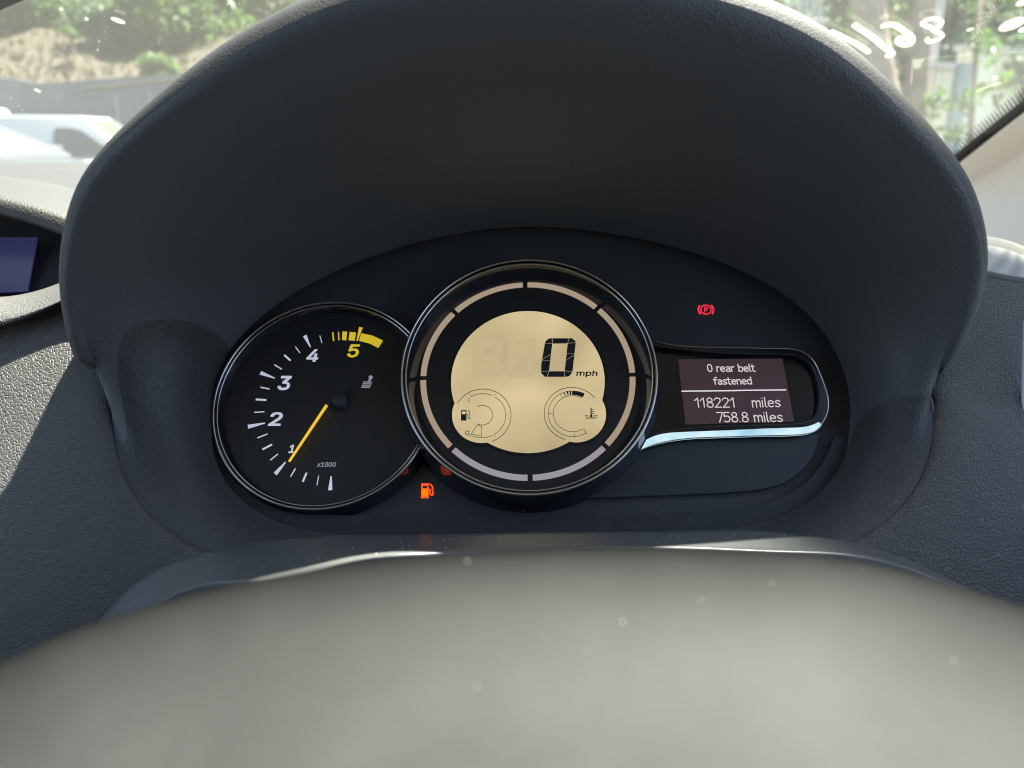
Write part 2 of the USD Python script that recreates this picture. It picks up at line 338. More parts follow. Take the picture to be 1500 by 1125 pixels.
marks = [z2(606, 149), z2(926, 252), z2(1088, 545), z2(967, 866), z2(628, 1003), z2(281, 870), z2(150, 560), z2(293, 268)]
ang = [math.degrees(math.atan2(*(pl(*m_) - gc)[::-1])) for m_ in marks]
for k in range(8):
    a0, a1 = ang[k], ang[(k + 1) % 8]
    while a1 > a0: a1 -= 360
    g = 1.35
    warm = k not in (3, 4)
    obj('ring_segment', ext(arc_poly(gc, gr - .0030, gr, a0 - g, a1 + g), 0, .0008), M['seg_warm' if warm else 'seg_pale'], sp, label='pale lilac lit arc at the bottom of the ring' if not warm else None)
lobL, lobR = pl(*z2(415, 718), .001), pl(*z2(830, 715), .001)
rL = np.linalg.norm(pl(*z2(280, 720), .001) - lobL); rR = np.linalg.norm(pl(*z2(966, 715), .001) - lobR)
lcd_shape = disc(lc, lr).union(disc(lobL, rL)).union(disc(lobR, rR))
obj('screen_frame', ext(lcd_shape.buffer(.0012), 0, .0007), M['deep'], sp)
obj('screen', ext(lcd_shape, 0, .001), M['lcd'], sp, label='backlit cream liquid crystal screen')
HL, HT = .001, .00122
# big 0: outline with segment gaps; zoom of [760,470,900,660] at 5.92
def z7(x, y): return (760 + x / 5.921, 470 + y / 5.921)
zero_o = poly([(236, 172), (268, 152), (460, 152), (494, 180), (466, 440), (440, 478), (410, 486), (226, 486), (193, 452), (194, 380), (202, 335), (226, 195)], z7, HL)
zero_i = poly([(290, 198), (424, 195), (397, 438), (262, 438)], z7, HL)
gaps = [line([(288, 150), (292, 200)], .00022, z7, HL), line([(226, 198), (292, 198)], .00022, z7, HL), line([(436, 150), (422, 200)], .00022, z7, HL), line([(422, 195), (496, 190)], .00022, z7, HL),
        line([(196, 342), (276, 347)], .00022, z7, HL), line([(200, 337), (284, 285)], .00022, z7, HL), line([(408, 345), (488, 290)], .00022, z7, HL), line([(414, 283), (488, 288)], .00022, z7, HL),
        line([(190, 440), (265, 437)], .00022, z7, HL), line([(262, 437), (246, 488)], .00022, z7, HL), line([(398, 436), (399, 488)], .00022, z7, HL), line([(396, 434), (470, 441)], .00022, z7, HL)]
zero = zero_o.difference(zero_i).difference(shapely.union_all(gaps)).buffer(0)
for g in sorted(zero.geoms, key=lambda g: (round(-g.centroid.y, 4), g.centroid.x)):
    if g.area > 2e-7: obj('digit_segment', ext(g, HL, HT), M['ink'], sp)
def ghost8(x0, y0, x1, y1, w, f):
    s = (x1 - x0) * .12; o = [(x0 + s, y0), (x1 + s, y0), (x1, y1), (x0, y1)]
    i1 = [(x0 + s + w, y0 + w), (x1 + s - w, y0 + w), (x1 + s / 2 - w, (y0 + y1) / 2 - w / 2), (x0 + s / 2 + w, (y0 + y1) / 2 - w / 2)]
    i2 = [(x0 + s / 2 + w, (y0 + y1) / 2 + w / 2), (x1 + s / 2 - w, (y0 + y1) / 2 + w / 2), (x1 - w, y1 - w), (x0 + w, y1 - w)]
    return poly(o, f, HL).difference(poly(i1, f, HL)).difference(poly(i2, f, HL))
obj('faint_digit', ext(ghost8(525, 385, 640, 553, 32, z2), HL, HL + .00008), M['ghost'], sp)
obj('faint_digit', ext(ghost8(375, 390, 490, 553, 32, z2), HL, HL + .00008), M['ghost'], sp)

def text_on(text, p0, p1, top, h, dh, shear=0.0, bold=False, f=None, thin=0.0):
    """lettering from baseline point p0 to p1, capitals reaching up to pixel row `top`"""
    q = (lambda p: pl(*(f(*p) if f else p), h))
    a, b = q(p0), q(p1); t = q((p0[0], top)); d = b - a; L = np.linalg.norm(d); d /= L; up = np.array([-d[1], d[0]]); hgt = abs((t - a) @ up)
    m = meshkit.text_mesh(text, 1.0, 1.0, bold); v = np.array(m.vertices); x0, x1 = v[:, 0].min(), v[:, 0].max()
    x = (v[:, 0] - x0) / (x1 - x0) * L; y = v[:, 1] * hgt; xy = a + (x + shear * y)[:, None] * d + y[:, None] * up
    return onplane(trimesh.Trimesh(np.c_[xy, h + v[:, 2] * dh], m.faces, process=False))
obj('unit_lettering', text_on('mph', (497, 476), (680, 476), 432, HL, .0002, .15, True, z7), M['ink'], sp)
# fuel gauge, zoom of [650,540,780,680] at 8.038
def z8(x, y): return (650 + x / 8.038, 540 + y / 8.038)
def arc_line(c, edge, a0, a1, w, f, sy=None):
    cc_ = pl(*f(*c), HL); r = np.linalg.norm(pl(*f(*edge), HL) - cc_)
    a = np.radians(np.linspace(a0, a1, 40)); return sg.LineString(np.c_[cc_[0] + r * np.cos(a), cc_[1] + r * np.sin(a)]).buffer(w / 2, cap_style='flat')
fg = [arc_line((455, 555), (793, 550), 152, -70, .00028, z8), arc_line((455, 552), (730, 550), 122, 66, .00024, z8), arc_line((455, 552), (730, 550), 58, -58, .00024, z8), arc_line((455, 552), (730, 550), -64, -122, .00024, z8),
      arc_line((455, 549), (577, 545), 120, -122, .00026, z8)]
fg += [line([(392, 665), (326, 768), (445, 798), (445, 682), (392, 665)], .00024, z8, HL)]
fg += [line([p, (p[0] + 1, p[1] + 1)], .00045, z8, HL) for p in ((312, 312), (597, 310), (742, 545), (600, 788), (305, 795))]
obj('fuel_gauge', ext(shapely.union_all(fg), HL, HT), M['ink_line'], sp)
pump = poly([(205, 490), (268, 490), (268, 606), (272, 612), (197, 612), (203, 606)], z8, HL).difference(poly([(214, 502), (258, 502), (258, 538), (214, 538)], z8, HL))
pump = pump.union(line([(270, 540), (283, 545), (285, 580), (296, 592), (310, 582), (305, 530), (300, 505), (287, 494)], .00035, z8, HL))
obj('fuel_pump_symbol', ext(pump, HL, HT), M['ink'], sp)
obj('gauge_figure', text_on('1', (282, 388), (302, 388), 345, HL, .0002, .1, False, z8), M['ink_line'], sp)
obj('gauge_figure', text_on('0', (250, 782), (298, 782), 730, HL, .0002, .1, False, z8), M['ink_line'], sp)
# temperature gauge (z7)
TC = (465, 805)
tg = [arc_line(TC, (220, 800), 36, 254, .00028, z7), arc_line(TC, (255, 800), 60, 302, .00024, z7), arc_line(TC, (299, 800), 60, 302, .00024, z7)]
tg += [line([(258, 806), (299, 806)], .0002, z7, HL), line([(482, 970), (482, 1008)], .0002, z7, HL), line([(566, 945), (588, 980)], .00026, z7, HL), line([(360, 640), (378, 668)], .0002, z7, HL)]
obj('temperature_gauge', ext(shapely.union_all(tg), HL, HT), M['ink_line'], sp)
tb = [poly([(462, 607), (520, 612), (570, 630), (556, 664), (510, 648), (462, 642)], z7, HL), poly([(440, 607), (452, 606), (455, 642), (444, 644)], z7, HL), poly([(413, 612), (424, 609), (434, 645), (424, 648)], z7, HL), poly([(388, 624), (394, 621), (408, 653), (402, 656)], z7, HL)]
for b_ in tb: obj('gauge_bar', ext(b_, HL, HT), M['ink'], sp)
th = [line([(626, 758), (628, 825)], .0006, z7, HL), line([(628, 772), (650, 772)], .0003, z7, HL), line([(628, 788), (650, 788)], .0003, z7, HL), line([(628, 804), (655, 804)], .0003, z7, HL), disc(pl(*z7(628, 825), HL), .0007),
      line([(572, 826), (590, 822), (606, 828)], .00028, z7, HL), line([(645, 828), (668, 822), (684, 826)], .00028, z7, HL), line([(582, 840), (600, 847), (618, 840), (636, 847), (655, 840), (675, 843)], .0004, z7, HL)]
obj('coolant_symbol', ext(shapely.union_all(th), HL, HT), M['ink'], sp)

# --- rev counter
rc, rr = circ([z1(40, 590), z1(640, 72), z1(480, 1070), z1(120, 385), z1(110, 890)], .006)
cut = disc(sc_, sr_ + .0012)
rv = obj('rev_counter', ext(disc(rc, rr - .002).difference(cut), -.004, 0), M['face'], cl, label='left round rev counter with orange needle near 1 and yellow 5')
def cutter():
    return m3.Manifold.cylinder(.06, sr_ + .0011, circular_segments=160).translate([float(sc_[0]), float(sc_[1]), -.02])
def ring_cut(c, prof):                              # solid ring in plane coordinates with the speedometer's barrel taken out of it
    a = np.linspace(0, 2 * math.pi, 180, endpoint=False); pts = np.array(prof[:-1] if np.allclose(prof[0], prof[-1]) else prof)
    n = len(pts); v = np.array([[c[0] + r * math.cos(t), c[1] + r * math.sin(t), h] for t in a for r, h in pts]); f = []
    for i in range(180):
        for j in range(n):
            q = [i * n + j, ((i + 1) % 180) * n + j, ((i + 1) % 180) * n + (j + 1) % n, i * n + (j + 1) % n]; f += [[q[0], q[1], q[2]], [q[0], q[2], q[3]]]
    man = m3.Manifold(m3.Mesh(v.astype(np.float32), np.array(f, np.uint32)))
    if man.volume() < 0: man = m3.Manifold(m3.Mesh(v.astype(np.float32), np.array(f, np.uint32)[:, ::-1].copy()))
    v, f, _ = meshkit.arrays(man - cutter()); return onplane(trimesh.Trimesh(v, f, process=False))
obj('bezel', ring_cut(rc, [(rr - .0035, .0003), (rr + .0036, -.004), (rr + .0008, .0054), (rr - .0012, .0056), (rr - .0026, .003)]), M['gloss'], rv)
obj('chrome_ring', ring_cut(rc, torus_prof(rr, .006, .0006)), M['chrome'], rv)
obj('chrome_ring', ring_cut(rc, torus_prof(rr - .0018, .0054, .0004)), M['chrome'], rv)
def wedge(p0, p1, w0, w1):
    a, b = pl(*z1(*p0)), pl(*z1(*p1)); d = (b - a) / np.linalg.norm(b - a); n = np.array([-d[1], d[0]])
    return sg.Polygon([a + n * w0 / 2, b + n * w1 / 2, b - n * w1 / 2, a - n * w0 / 2])
for a_, b_ in (((608, 986), (613, 918)), ((342, 908), (392, 850)), ((210, 679), (292, 661)), ((271, 418), (340, 444)), ((485, 238), (512, 293))):
    obj('tick_mark', ext(wedge(a_, b_, .0021, .0005), 0, .0004), M['white_print'], rv)
for a_, b_, w in (((544, 962), (552, 916), .00035), ((475, 946), (494, 902), .0009), ((416, 921), (440, 881), .0005), ((317, 841), (355, 811), .0005), ((280, 789), (326, 765), .0009), ((256, 733), (304, 714), .0005),
                  ((240, 610), (289, 606), .0005), ((248, 547), (298, 550), .0010), ((271, 488), (313, 496), .0006), ((338, 379), (373, 400), .0006), ((386, 332), (415, 358), .0010), ((440, 292), (461, 321), .0005), ((558, 238), (568, 273), .0004)):
    obj('tick_mark', ext(wedge(a_, b_, w, w), 0, .0004), M['white_print'], rv)
obj('tick_mark', ext(wedge((757, 198), (738, 263), .0020, .0006), 0, .0005), M['yellow_print'], rv)
for a_, b_, w in (((620, 222), (625, 263), .0007), ((648, 220), (650, 260), .0006)):
    obj('tick_mark', ext(wedge(a_, b_, w, w), 0, .0004), M['yellow_print'], rv)
for pts in ([(668, 218), (690, 219), (685, 260), (665, 258)], [(703, 220), (733, 223), (726, 262), (697, 259)], [(759, 227), (810, 237), (864, 262), (841, 297), (800, 276), (748, 262)]):
    obj('red_zone_bar', ext(poly(pts, z1), 0, .0004), M['yellow_print'], rv)
for t_, x0, x1, yb, yt, m_ in (('1', 405, 432, 805, 768, 'white_print'), ('2', 306, 366, 673, 611, 'white_print'), ('3', 350, 408, 499, 435, 'white_print'), ('4', 489, 545, 363, 305, 'white_print'), ('5', 688, 742, 340, 282, 'yellow_print')):
    obj('numeral', text_on(t_, (x0, yb), (x1, yb), yt, 0, .0004, .14, True, z1), M[m_], rv)
obj('scale_lettering', text_on('x1000', (543, 873), (632, 873), 851, 0, .0003, .18, False, z1), M['grey_print'], rv)
gl = [line([(770, 462), (808, 462)], .0005, z1), line([(766, 471), (806, 471)], .0005, z1), line([(763, 480), (803, 480)], .0005, z1), line([(760, 488), (800, 488)], .0005, z1), line([(795, 462), (803, 444)], .0009, z1), disc(pl(*z1(804, 440)), .0011)]
obj('gear_lever_symbol', ext(shapely.union_all(gl), 0, .0003), M['grey_print'], rv)
hubc = pl(*z1(652, 545), .004)
obj('needle_hub', ring(hubc, [(.0001, .0052), (.0032, .0050), (.0040, .0042), (.0042, 0)], 48), M['satin'], rv, True)
def slab(p0, p1, w0, w1, h0, h1, f):
    a, b = pl(*f(*p0), h0), pl(*f(*p1), h0); d = (b - a) / np.linalg.norm(b - a); n = np.array([-d[1], d[0]])
    return ext(sg.Polygon([a + n * w0 / 2, b + n * w1 / 2, b - n * w1 / 2, a - n * w0 / 2]), h0, h1)
obj('needle', slab((592, 576), (410, 849), .0013, .0009, .0035, .0046, z1), M['needle'], rv)
obj('needle_tail', slab((592, 576), (706, 455), .0013, .0008, .0033, .0044, z1), M['satin'], rv)

# --- message display on the right
H_D = .004
FR_OUT = [(140, 258), (250, 282), (400, 293), (600, 297), (780, 300), (860, 309), (920, 345), (962, 415), (992, 500), (1003, 570), (988, 635), (945, 690), (850, 718), (700, 722), (500, 728), (300, 738), (180, 760), (70, 800)]
FR_IN = [(150, 284), (300, 305), (480, 320), (650, 325), (800, 328), (868, 340), (914, 372), (944, 430), (960, 515), (952, 600), (915, 650), (850, 664), (600, 672), (400, 680), (250, 695), (150, 715), (70, 750)]
so = spline([pl(*z3(*p), H_D) for p in FR_OUT], 120); si = spline([pl(*z3(*p), H_D) for p in FR_IN], 120)
barrel = disc(sc_, sr_ + .0022, 64)
close = [pl(*z3(-60, 600), H_D), ]
outer = sg.Polygon(list(so) + [pl(*z3(-40, 830), H_D), pl(*z3(-40, 240), H_D)]).buffer(0); inner = sg.Polygon(list(si) + [pl(*z3(-40, 780), H_D), pl(*z3(-40, 265), H_D)]).buffer(0)
td = obj('message_display', ext(inner.buffer(.0006).difference(barrel), -.004, .0005), M['gloss'], cl, label='small trip and message display right of the speedometer')
obj('frame', ext(outer.difference(inner).difference(barrel), -.004, H_D), M['gloss'], td)
def path3(pts, n, h): return W(spline([pl(*z3(*p), h) for p in pts], n), np.full(n, h))
obj('chrome_edge', tube(path3([(168, 265)] + FR_OUT[1:12], 110, H_D), .00042, 8), M['chrome'], td, True)
obj('chrome_edge', tube(path3([(176, 290)] + FR_IN[1:16], 120, H_D), .00030, 8), M['dark_chrome'], td, True)
st_u = [(122, 742), (200, 713), (300, 704), (400, 700), (600, 692), (800, 684), (900, 677), (957, 655)]
st_l = [(95, 790), (180, 760), (300, 738), (500, 728), (700, 722), (850, 718), (928, 705), (972, 668)]
h_s = H_D + .0006
strip = sg.Polygon(list(spline([pl(*z3(*p), h_s) for p in st_u], 50)) + list(spline([pl(*z3(*p), h_s) for p in st_l], 50))[::-1]).buffer(0).difference(barrel)
obj('light_strip', ext(strip, H_D - .001, h_s), M['strip'], td, label='glowing pale blue strip under the message screen')
obj('chrome_edge', tube(path3([(95, 792)] + st_l[1:], 60, h_s), .0003, 6), M['chrome'], td, True)
H_S = .0010
scr = poly([(276, 352), (781, 348), (838, 652), (312, 667)], z3, H_S)
obj('screen', ext(scr, .0005, H_S), M['oled_bg'], td)
G = {'0': ([[(.08, .3), (.08, .7), (.16, .92), (.29, 1), (.42, .92), (.5, .7), (.5, .3), (.42, .08), (.29, 0), (.16, .08), (.08, .3)]], .58),
     '1': ([[(.02, .72), (.26, 1), (.26, 0)]], .42), '2': ([[(.05, .78), (.12, .94), (.28, 1), (.44, .92), (.48, .74), (.40, .52), (.05, 0), (.5, 0)]], .58),
     '5': ([[(.48, 1), (.1, 1), (.07, .56), (.24, .64), (.42, .56), (.5, .34), (.42, .09), (.25, 0), (.05, .1)]], .58), '7': ([[(.03, 1), (.5, 1), (.2, 0)]], .54),
     '8': ([[(.28, .54), (.12, .64), (.09, .8), (.16, .95), (.28, 1), (.4, .95), (.47, .8), (.44, .64), (.28, .54), (.1, .42), (.05, .24), (.12, .06), (.28, 0), (.44, .06), (.51, .24), (.46, .42), (.28, .54)]], .58),
     '.': ([[(.1, .02), (.11, .03)]], .24), ' ': ([], .34),
     'r': ([[(.08, 0), (.08, .68)], [(.08, .45), (.2, .64), (.36, .66)]], .40), 'e': ([[(.08, .36), (.48, .36), (.46, .56), (.28, .68), (.1, .56), (.06, .32), (.12, .1), (.28, 0), (.46, .08)]], .56),
     'a': ([[(.1, .6), (.26, .68), (.42, .6), (.44, .44), (.44, 0)], [(.44, .38), (.2, .36), (.07, .22), (.12, .04), (.26, 0), (.44, .14)]], .54),
     'b': ([[(.08, 1), (.08, 0)], [(.08, .5), (.26, .68), (.44, .58), (.49, .34), (.43, .08), (.26, 0), (.08, .14)]], .56), 'l': ([[(.08, 1), (.08, .1), (.18, 0)]], .25),
     't': ([[(.14, .92), (.14, .12), (.24, 0), (.36, .02)], [(0, .68), (.34, .68)]], .40), 'f': ([[(.14, 0), (.14, .82), (.24, 1), (.4, .98)], [(0, .66), (.34, .66)]], .40),
     's': ([[(.44, .58), (.26, .68), (.1, .58), (.12, .42), (.38, .28), (.44, .14), (.28, 0), (.06, .08)]], .52), 'n': ([[(.08, 0), (.08, .68)], [(.08, .48), (.26, .68), (.42, .6), (.45, .44), (.45, 0)]], .55),
     'd': ([[(.47, 1), (.47, 0)], [(.47, .5), (.29, .68), (.11, .58), (.06, .34), (.12, .08), (.29, 0), (.47, .14)]], .56), 'm': ([[(.08, 0), (.08, .68)], [(.08, .5), (.22, .68), (.36, .6), (.38, .44), (.38, 0)], [(.38, .48), (.52, .68), (.66, .6), (.68, .44), (.68, 0)]], .78),
     'i': ([[(.09, 0), (.09, .68)], [(.09, .92), (.095, .93)]], .22)}
def strokes(text, p0, p1, top, w, f, h):
    q = lambda p: pl(*f(*p), h)
    a, b, t = q(p0), q(p1), q((p0[0] - 6, top)); d = b - a; L = np.linalg.norm(d); d /= L; up = t - a
    adv = sum(G[c][1] for c in text) - .08; out = []; x = 0
    for c in text:
        for s in G[c][0]:
            out.append(sg.LineString([a + d * L * (x + px) / adv + up * py for px, py in s]).buffer(w / 2, quad_segs=3))
        x += G[c][1]
    return ext(shapely.union_all(out), h, h + .0002)
for t_, p0, p1, top in (('0 rear belt', (418, 412), (648, 411), 377), ('fastened', (450, 474), (633, 472), 440), ('118221', (358, 585), (553, 584), 540), ('miles', (633, 584), (772, 582), 538), ('758.8 miles', (465, 656), (783, 654), 610)):
    obj('message_line', strokes(t_, p0, p1, top, .00050, z3, H_S), M['oled'], td)
obj('divider_line', ext(line([(294, 507), (797, 500)], .00062, z3, H_S), H_S, H_S + .0002), M['oled_line'], td)
obj('lower_panel', ext(poly([(60, 815), (180, 768), (300, 746), (500, 736), (700, 730), (850, 726)] + [tuple(p) for p in spline([(957, 712), (945, 775), (918, 835), (872, 890), (815, 935), (740, 967), (600, 990), (300, 1006), (-60, 1020), (-330, 1026)], 50)] + [(-330, 860)], z3, -.001).difference(barrel), -.004, -.001), M['blue_panel'], cl, label='blue black blank panel below the light strip')
# raised lip along the bottom edge of the cluster
lipo = sg.Polygon([pl(x, y, .002) for x, y in spline(INN_L, 120)] + [pl(*p, .002) for p in spline([(324, 670), (345, 705), (385, 735), (440, 750), (600, 753), (800, 753), (1000, 750), (1100, 742), (1160, 722), (1200, 685), (1222, 640)], 80)]).buffer(0)
obj('bottom_lip', ext(lipo, -.0045, .002), M['lip'], cl)
# --- warning lamps
def zw(x, y): return (560 + x / 9.375, 660 + y / 9.375)
HW = -.004
fw = poly([(536, 452), (636, 452), (638, 640), (645, 655), (524, 655), (532, 640)], zw, HW)
win = poly([(556, 484), (618, 484), (618, 518), (553, 518)], zw, HW)
core = poly([(548, 530), (628, 530), (630, 632), (545, 632)], zw, HW)
hose = line([(640, 530), (655, 540), (660, 600), (682, 614), (702, 598), (688, 540), (694, 500), (655, 462)], .00075, zw, HW)
wl = obj('warning_lamp', ext(fw.difference(win).difference(core).union(hose), HW, HW + .0004), M['orange'], cl, label='lit orange low fuel lamp below the two dials')
obj('lamp_core', ext(core, HW, HW + .0004), M['amber'], wl)
pc, P_R = pl(*z3(410, 112), HW), .0031
br = [disc(pc, P_R).difference(disc(pc, P_R - .0006)), arc_poly(pc, P_R + .0006, P_R + .0015, -42, 42), arc_poly(pc, P_R + .0006, P_R + .0015, 138, 222)]
wl2 = obj('warning_lamp', ext(shapely.union_all(br), HW, HW + .0004), M['red'], cl, label='lit red parking brake lamp above the message display')
obj('lamp_letter', text_on('P', (402, 124), (420, 124), 100, HW, .0004, .05, True, z3), M['red'], wl2)
# dust on the plate's lower edge
def flakes(pts, nrm, size, seed):
    r = np.random.default_rng(seed); out = []
    for p in pts:
        m = trimesh.creation.icosphere(0, 1.0); s = size * r.uniform(.5, 1.6)
        m.vertices = m.vertices * s * r.uniform(.4, 1.2, 3); m.apply_transform(trimesh.transformations.random_rotation_matrix(r.uniform(0, 1, 3))); m.apply_translation(p + nrm * s * .3); out.append(m)
    return cat(out)
r_ = np.random.default_rng(3)
obj('dust', flakes([D(r_.uniform(340, 1230), r_.uniform(745, 772), .002) for _ in range(90)] + [D(420, 765, .002), D(423, 764, .002), D(421, 763, .002)], N, .00018, 4), M['dust'], cl, kind='stuff')

# ------------------------------------------------------------------ dashboard: facia skin, top pad, tweeter grille
db = thing('dashboard', 'grey grained leather-look dashboard on both sides of the instrument hood', 'dashboard', P(750, 700, .42))
inner_px = [(135, 430), (140, 480), (152, 522), (166, 556)] + [tuple(p) for p in tub_px[::-1][2:-2:3]] + [(1346, 552), (1352, 522), (1385, 475), (1405, 400)]
inner_px = spline(inner_px, 220)
ts = np.linspace(0, 1, 220)
outer_px = spline([(-520, 640), (-480, 900), (-300, 1250), (250, 1420), (750, 1460), (1250, 1420), (1750, 1150), (2050, 800), (2100, 512)], 220)
rows = []
for s in np.r_[-.035, -.02, -.008, 0, .006, .014, .025, .045, .07, .1, np.linspace(.14, 1, 26)]:
    row = []
    for (ax, ay), (bx, by) in zip(inner_px, outer_px):
        e = max(s, 0)
        px, py = ax + (bx - ax) * e, ay + (by - ay) * e
        if ay < 530 or True:
            h = TUB_H + .0035 * (1 - math.exp(-e / .02)) - .055 * e ** 1.6 + (0 if s >= 0 else s * .35)
        if s < 0: px, py = ax + (bx - ax) * s * .12, ay + (by - ay) * s * .12
        row.append(D(px, py, h))
    rows.append(row)
obj('facia', grid(rows), M['leather'], db, True)
# flat deck running forward to the windscreen
Zd = CAM[2] - .050
deck = []
for yy, zz in ((.54, -.16), (.545, -.06), (.56, -.040), (.62, -.036), (.78, -.033), (.90, -.031), (.94, -.033), (.96, -.05)):
    deck.append([np.array([xx, yy + .02 * (1 - (xx / .8) ** 2), CAM[2] + zz + .004 * math.sin(xx * 9)]) for xx in np.linspace(-.85, .31, 60)])
obj('top_pad', grid(deck), M['leather_top'], db, True)
# speaker grille at the right end
tw_t = [(1380, 352), (1443, 359), (1475, 365), (1500, 374), (1560, 392), (1640, 420)]; tw_b = [(1380, 392), (1443, 398), (1475, 405), (1500, 409), (1560, 424), (1640, 448)]
a_ = spline(tw_t, 40); b_ = spline(tw_b, 40)
Zt = lambda t: .53 - .09 * t
tw = [[P(*(a * (1 - t) + b * t), Zt(t) - .006 * math.sin(math.pi * t)) for a, b in zip(a_, b_)] for t in np.linspace(0, 1, 12)]
gm = mt('grille_mesh', {'g': ('texture_coordinate', {}), 'v': ('voronoi_texture', {'scale': 420.0, 'randomness': 0.0}), 'r': ('map_range', {'from_min': .28, 'from_max': .42, 'to_min': 0.0, 'to_max': 1.0, 'clamp': True}),
    'c': ('mix_color', {'a': (.05, .05, .05), 'b': (.30, .30, .28)}), 'b': ('bump', {'strength': .6, 'distance': .0006}), 'p': ('principled_bsdf', {'roughness': .5})},
    [('g.object', 'v.vector'), ('v.distance', 'r.value'), ('r.result', 'c.fac'), ('c.result', 'p.base_color'), ('r.result', 'b.height'), ('b.normal', 'p.normal')])
obj('speaker_grille', grid(tw), gm, db, True, label='small finely perforated speaker grille at the right end')
obj('grille_rim', tube([P(x, y + 3, .437) for x, y in b_], .0022, 10), M['mesh_grille'], db, True)
end = [[P(x, y + dy, Z) for x, y in a_] for dy, Z in ((2, .532), (-3, .545), (-9, .552), (-13, .60))]
obj('end_cap', grid(end), M['leather_top'], db, True)
sv = [(1497, 470), (1494, 600), (1493, 760), (1491, 870), (1489, 960)]
obj('side_trim', cat([tube([P(x + 6.5, y, .362) for x, y in spline(sv, 30)], .0012, 10)]), M['silver'], db, True, label='thin pale silver trim strip at the far right edge')

# ------------------------------------------------------------------ centre display pod at the left
cd = thing('centre_display', 'hooded centre display with a dim blue purple screen, left of the hood', 'display', P(30, 360, .42))
xs = np.linspace(-420, 240, 60)
def crv(y0, y1, y2):                                 # image row through x = 0, 50, 95
    k = np.polyfit([0, 50, 95], [y0, y1, y2], 2); k2 = lambda x: np.where(x < -150, np.polyval(k, -150), np.where(x > 150, np.polyval(k, 150), np.polyval(k, x))); return k2(xs)
def rowpx(y, Z): return [P(x, yy, Z) for x, yy in zip(xs, y)]
top_b, top_f = crv(257, 264, 273), crv(286, 298, 313)
l1, l2 = crv(289, 302, 317), crv(313, 327, 344)
f1, sl0, sl1, cr = crv(436, 428, 412), crv(441, 433, 416), crv(456, 446, 428), crv(477, 460, 439)
obj('visor', grid([rowpx(crv(268, 276, 286), .72), rowpx(top_b, .60), rowpx(top_b + 9, .52), rowpx(top_b + 20, .475), rowpx(top_f - 3, .445), rowpx(top_f, .440), rowpx(l1, .437), rowpx(l1 + 6, .435), rowpx(l2 - 3, .435), rowpx(l2, .437), rowpx(l2 + 1, .445), rowpx(l2 + 3, .475)]), M['leather_top'], cd, True)
obj('recess', grid([rowpx(l2 + 2, .472), rowpx(l2 * .6 + f1 * .4, .466), rowpx(l2 * .2 + f1 * .8, .458), rowpx(f1, .452), rowpx(f1 + 2, .435)]), M['satin'], cd, True)
obj('sill', grid([rowpx(f1 - 1, .43), rowpx(sl0, .412), rowpx(sl0 + 5, .402), rowpx(sl1, .392), rowpx(sl1 + 8, .386), rowpx(cr, .383), rowpx(cr + 3, .388)]), M['leather'], cd, True)
scp = np.array([P(-260, 352, .462), P(55, 348, .462), P(41, 427, .449), P(-270, 440, .449)])
nn = np.cross(scp[1] - scp[0], scp[3] - scp[0]); nn /= np.linalg.norm(nn); nn *= -1 if nn @ FW > 0 else 1
sv_ = np.vstack([scp + nn * .0006, scp - nn * .0006]); sf = [[0, 1, 2], [0, 2, 3], [0, 4, 5], [0, 5, 1], [1, 5, 6], [1, 6, 2], [2, 6, 7], [2, 7, 3], [3, 7, 4], [3, 4, 0]]
obj('screen', trimesh.Trimesh(sv_, sf, process=False), M['nav'], cd, False)

# ------------------------------------------------------------------ steering column cover and steering wheel pad
sh = thing('steering_column_cover', 'dusty dark grey steering column cover just below the dials', 'column cover', P(700, 850, .31))
T1 = [(60, 1010), (120, 940), (150, 903), (200, 853), (300, 808), (380, 794), (460, 786), (600, 783), (770, 780), (1000, 777), (1120, 777), (1200, 785), (1280, 801), (1350, 828), (1420, 862), (1500, 900), (1600, 960)]
R1 = [(60, 1030), (120, 965), (170, 925), (250, 872), (330, 850), (400, 846), (440, 838), (520, 818), (640, 808), (770, 803), (1000, 800), (1150, 806), (1250, 812), (1340, 834), (1420, 868), (1500, 905), (1600, 965)]
t_px, r_px = spline(T1, 160), spline(R1, 160)
rows = [[P(x, y + 55, .375) for x, y in t_px], [P(x, y + 8, .350) for x, y in t_px], [P(x, y + 1, .342) for x, y in t_px], [P(x, y, .338) for x, y in t_px], [P(x, y + 1.5, .333) for x, y in t_px]]
def ridge_z(x):                                      # the ridge stands proud in the middle left and sinks at both ends
    sst = lambda t: np.clip(t, 0, 1) ** 2 * (3 - 2 * np.clip(t, 0, 1))
    return .297 + .018 * sst((x - 560) / 210) + .014 * sst((420 - x) / 130)
zr_ = ridge_z(r_px[:, 0])
for s in np.linspace(.1, 1, 12):
    rows.append([P(*(t * (1 - s) + r * s), .333 * (1 - s) + z_ * s) for t, r, z_ in zip(t_px, r_px, zr_)])
for dy, dz in ((2, -.0008), (5, -.001), (9, -.0007), (20, .0005), (60, .004), (200, .019)):
    rows.append([P(x, y + dy, z_ + dz) for (x, y), z_ in zip(r_px, zr_)])
obj('upper_cover', grid(rows), M['shroud'], sh, True)
r_ = np.random.default_rng(11)
dp = []
for _ in range(260):
    k = r_.integers(14, 146); s = r_.uniform(.02, .95); dp.append(P(*(t_px[k] * (1 - s) + r_px[k] * s), .3327 * (1 - s) + (zr_[k] - .0003) * s))
obj('dust', flakes(dp, UPV, .00021, 12), M['dust'], sh, kind='stuff')
wh = thing('steering_wheel', 'light grey steering wheel centre pad, blurred in the foreground', 'steering wheel', P(750, 1000, .17))
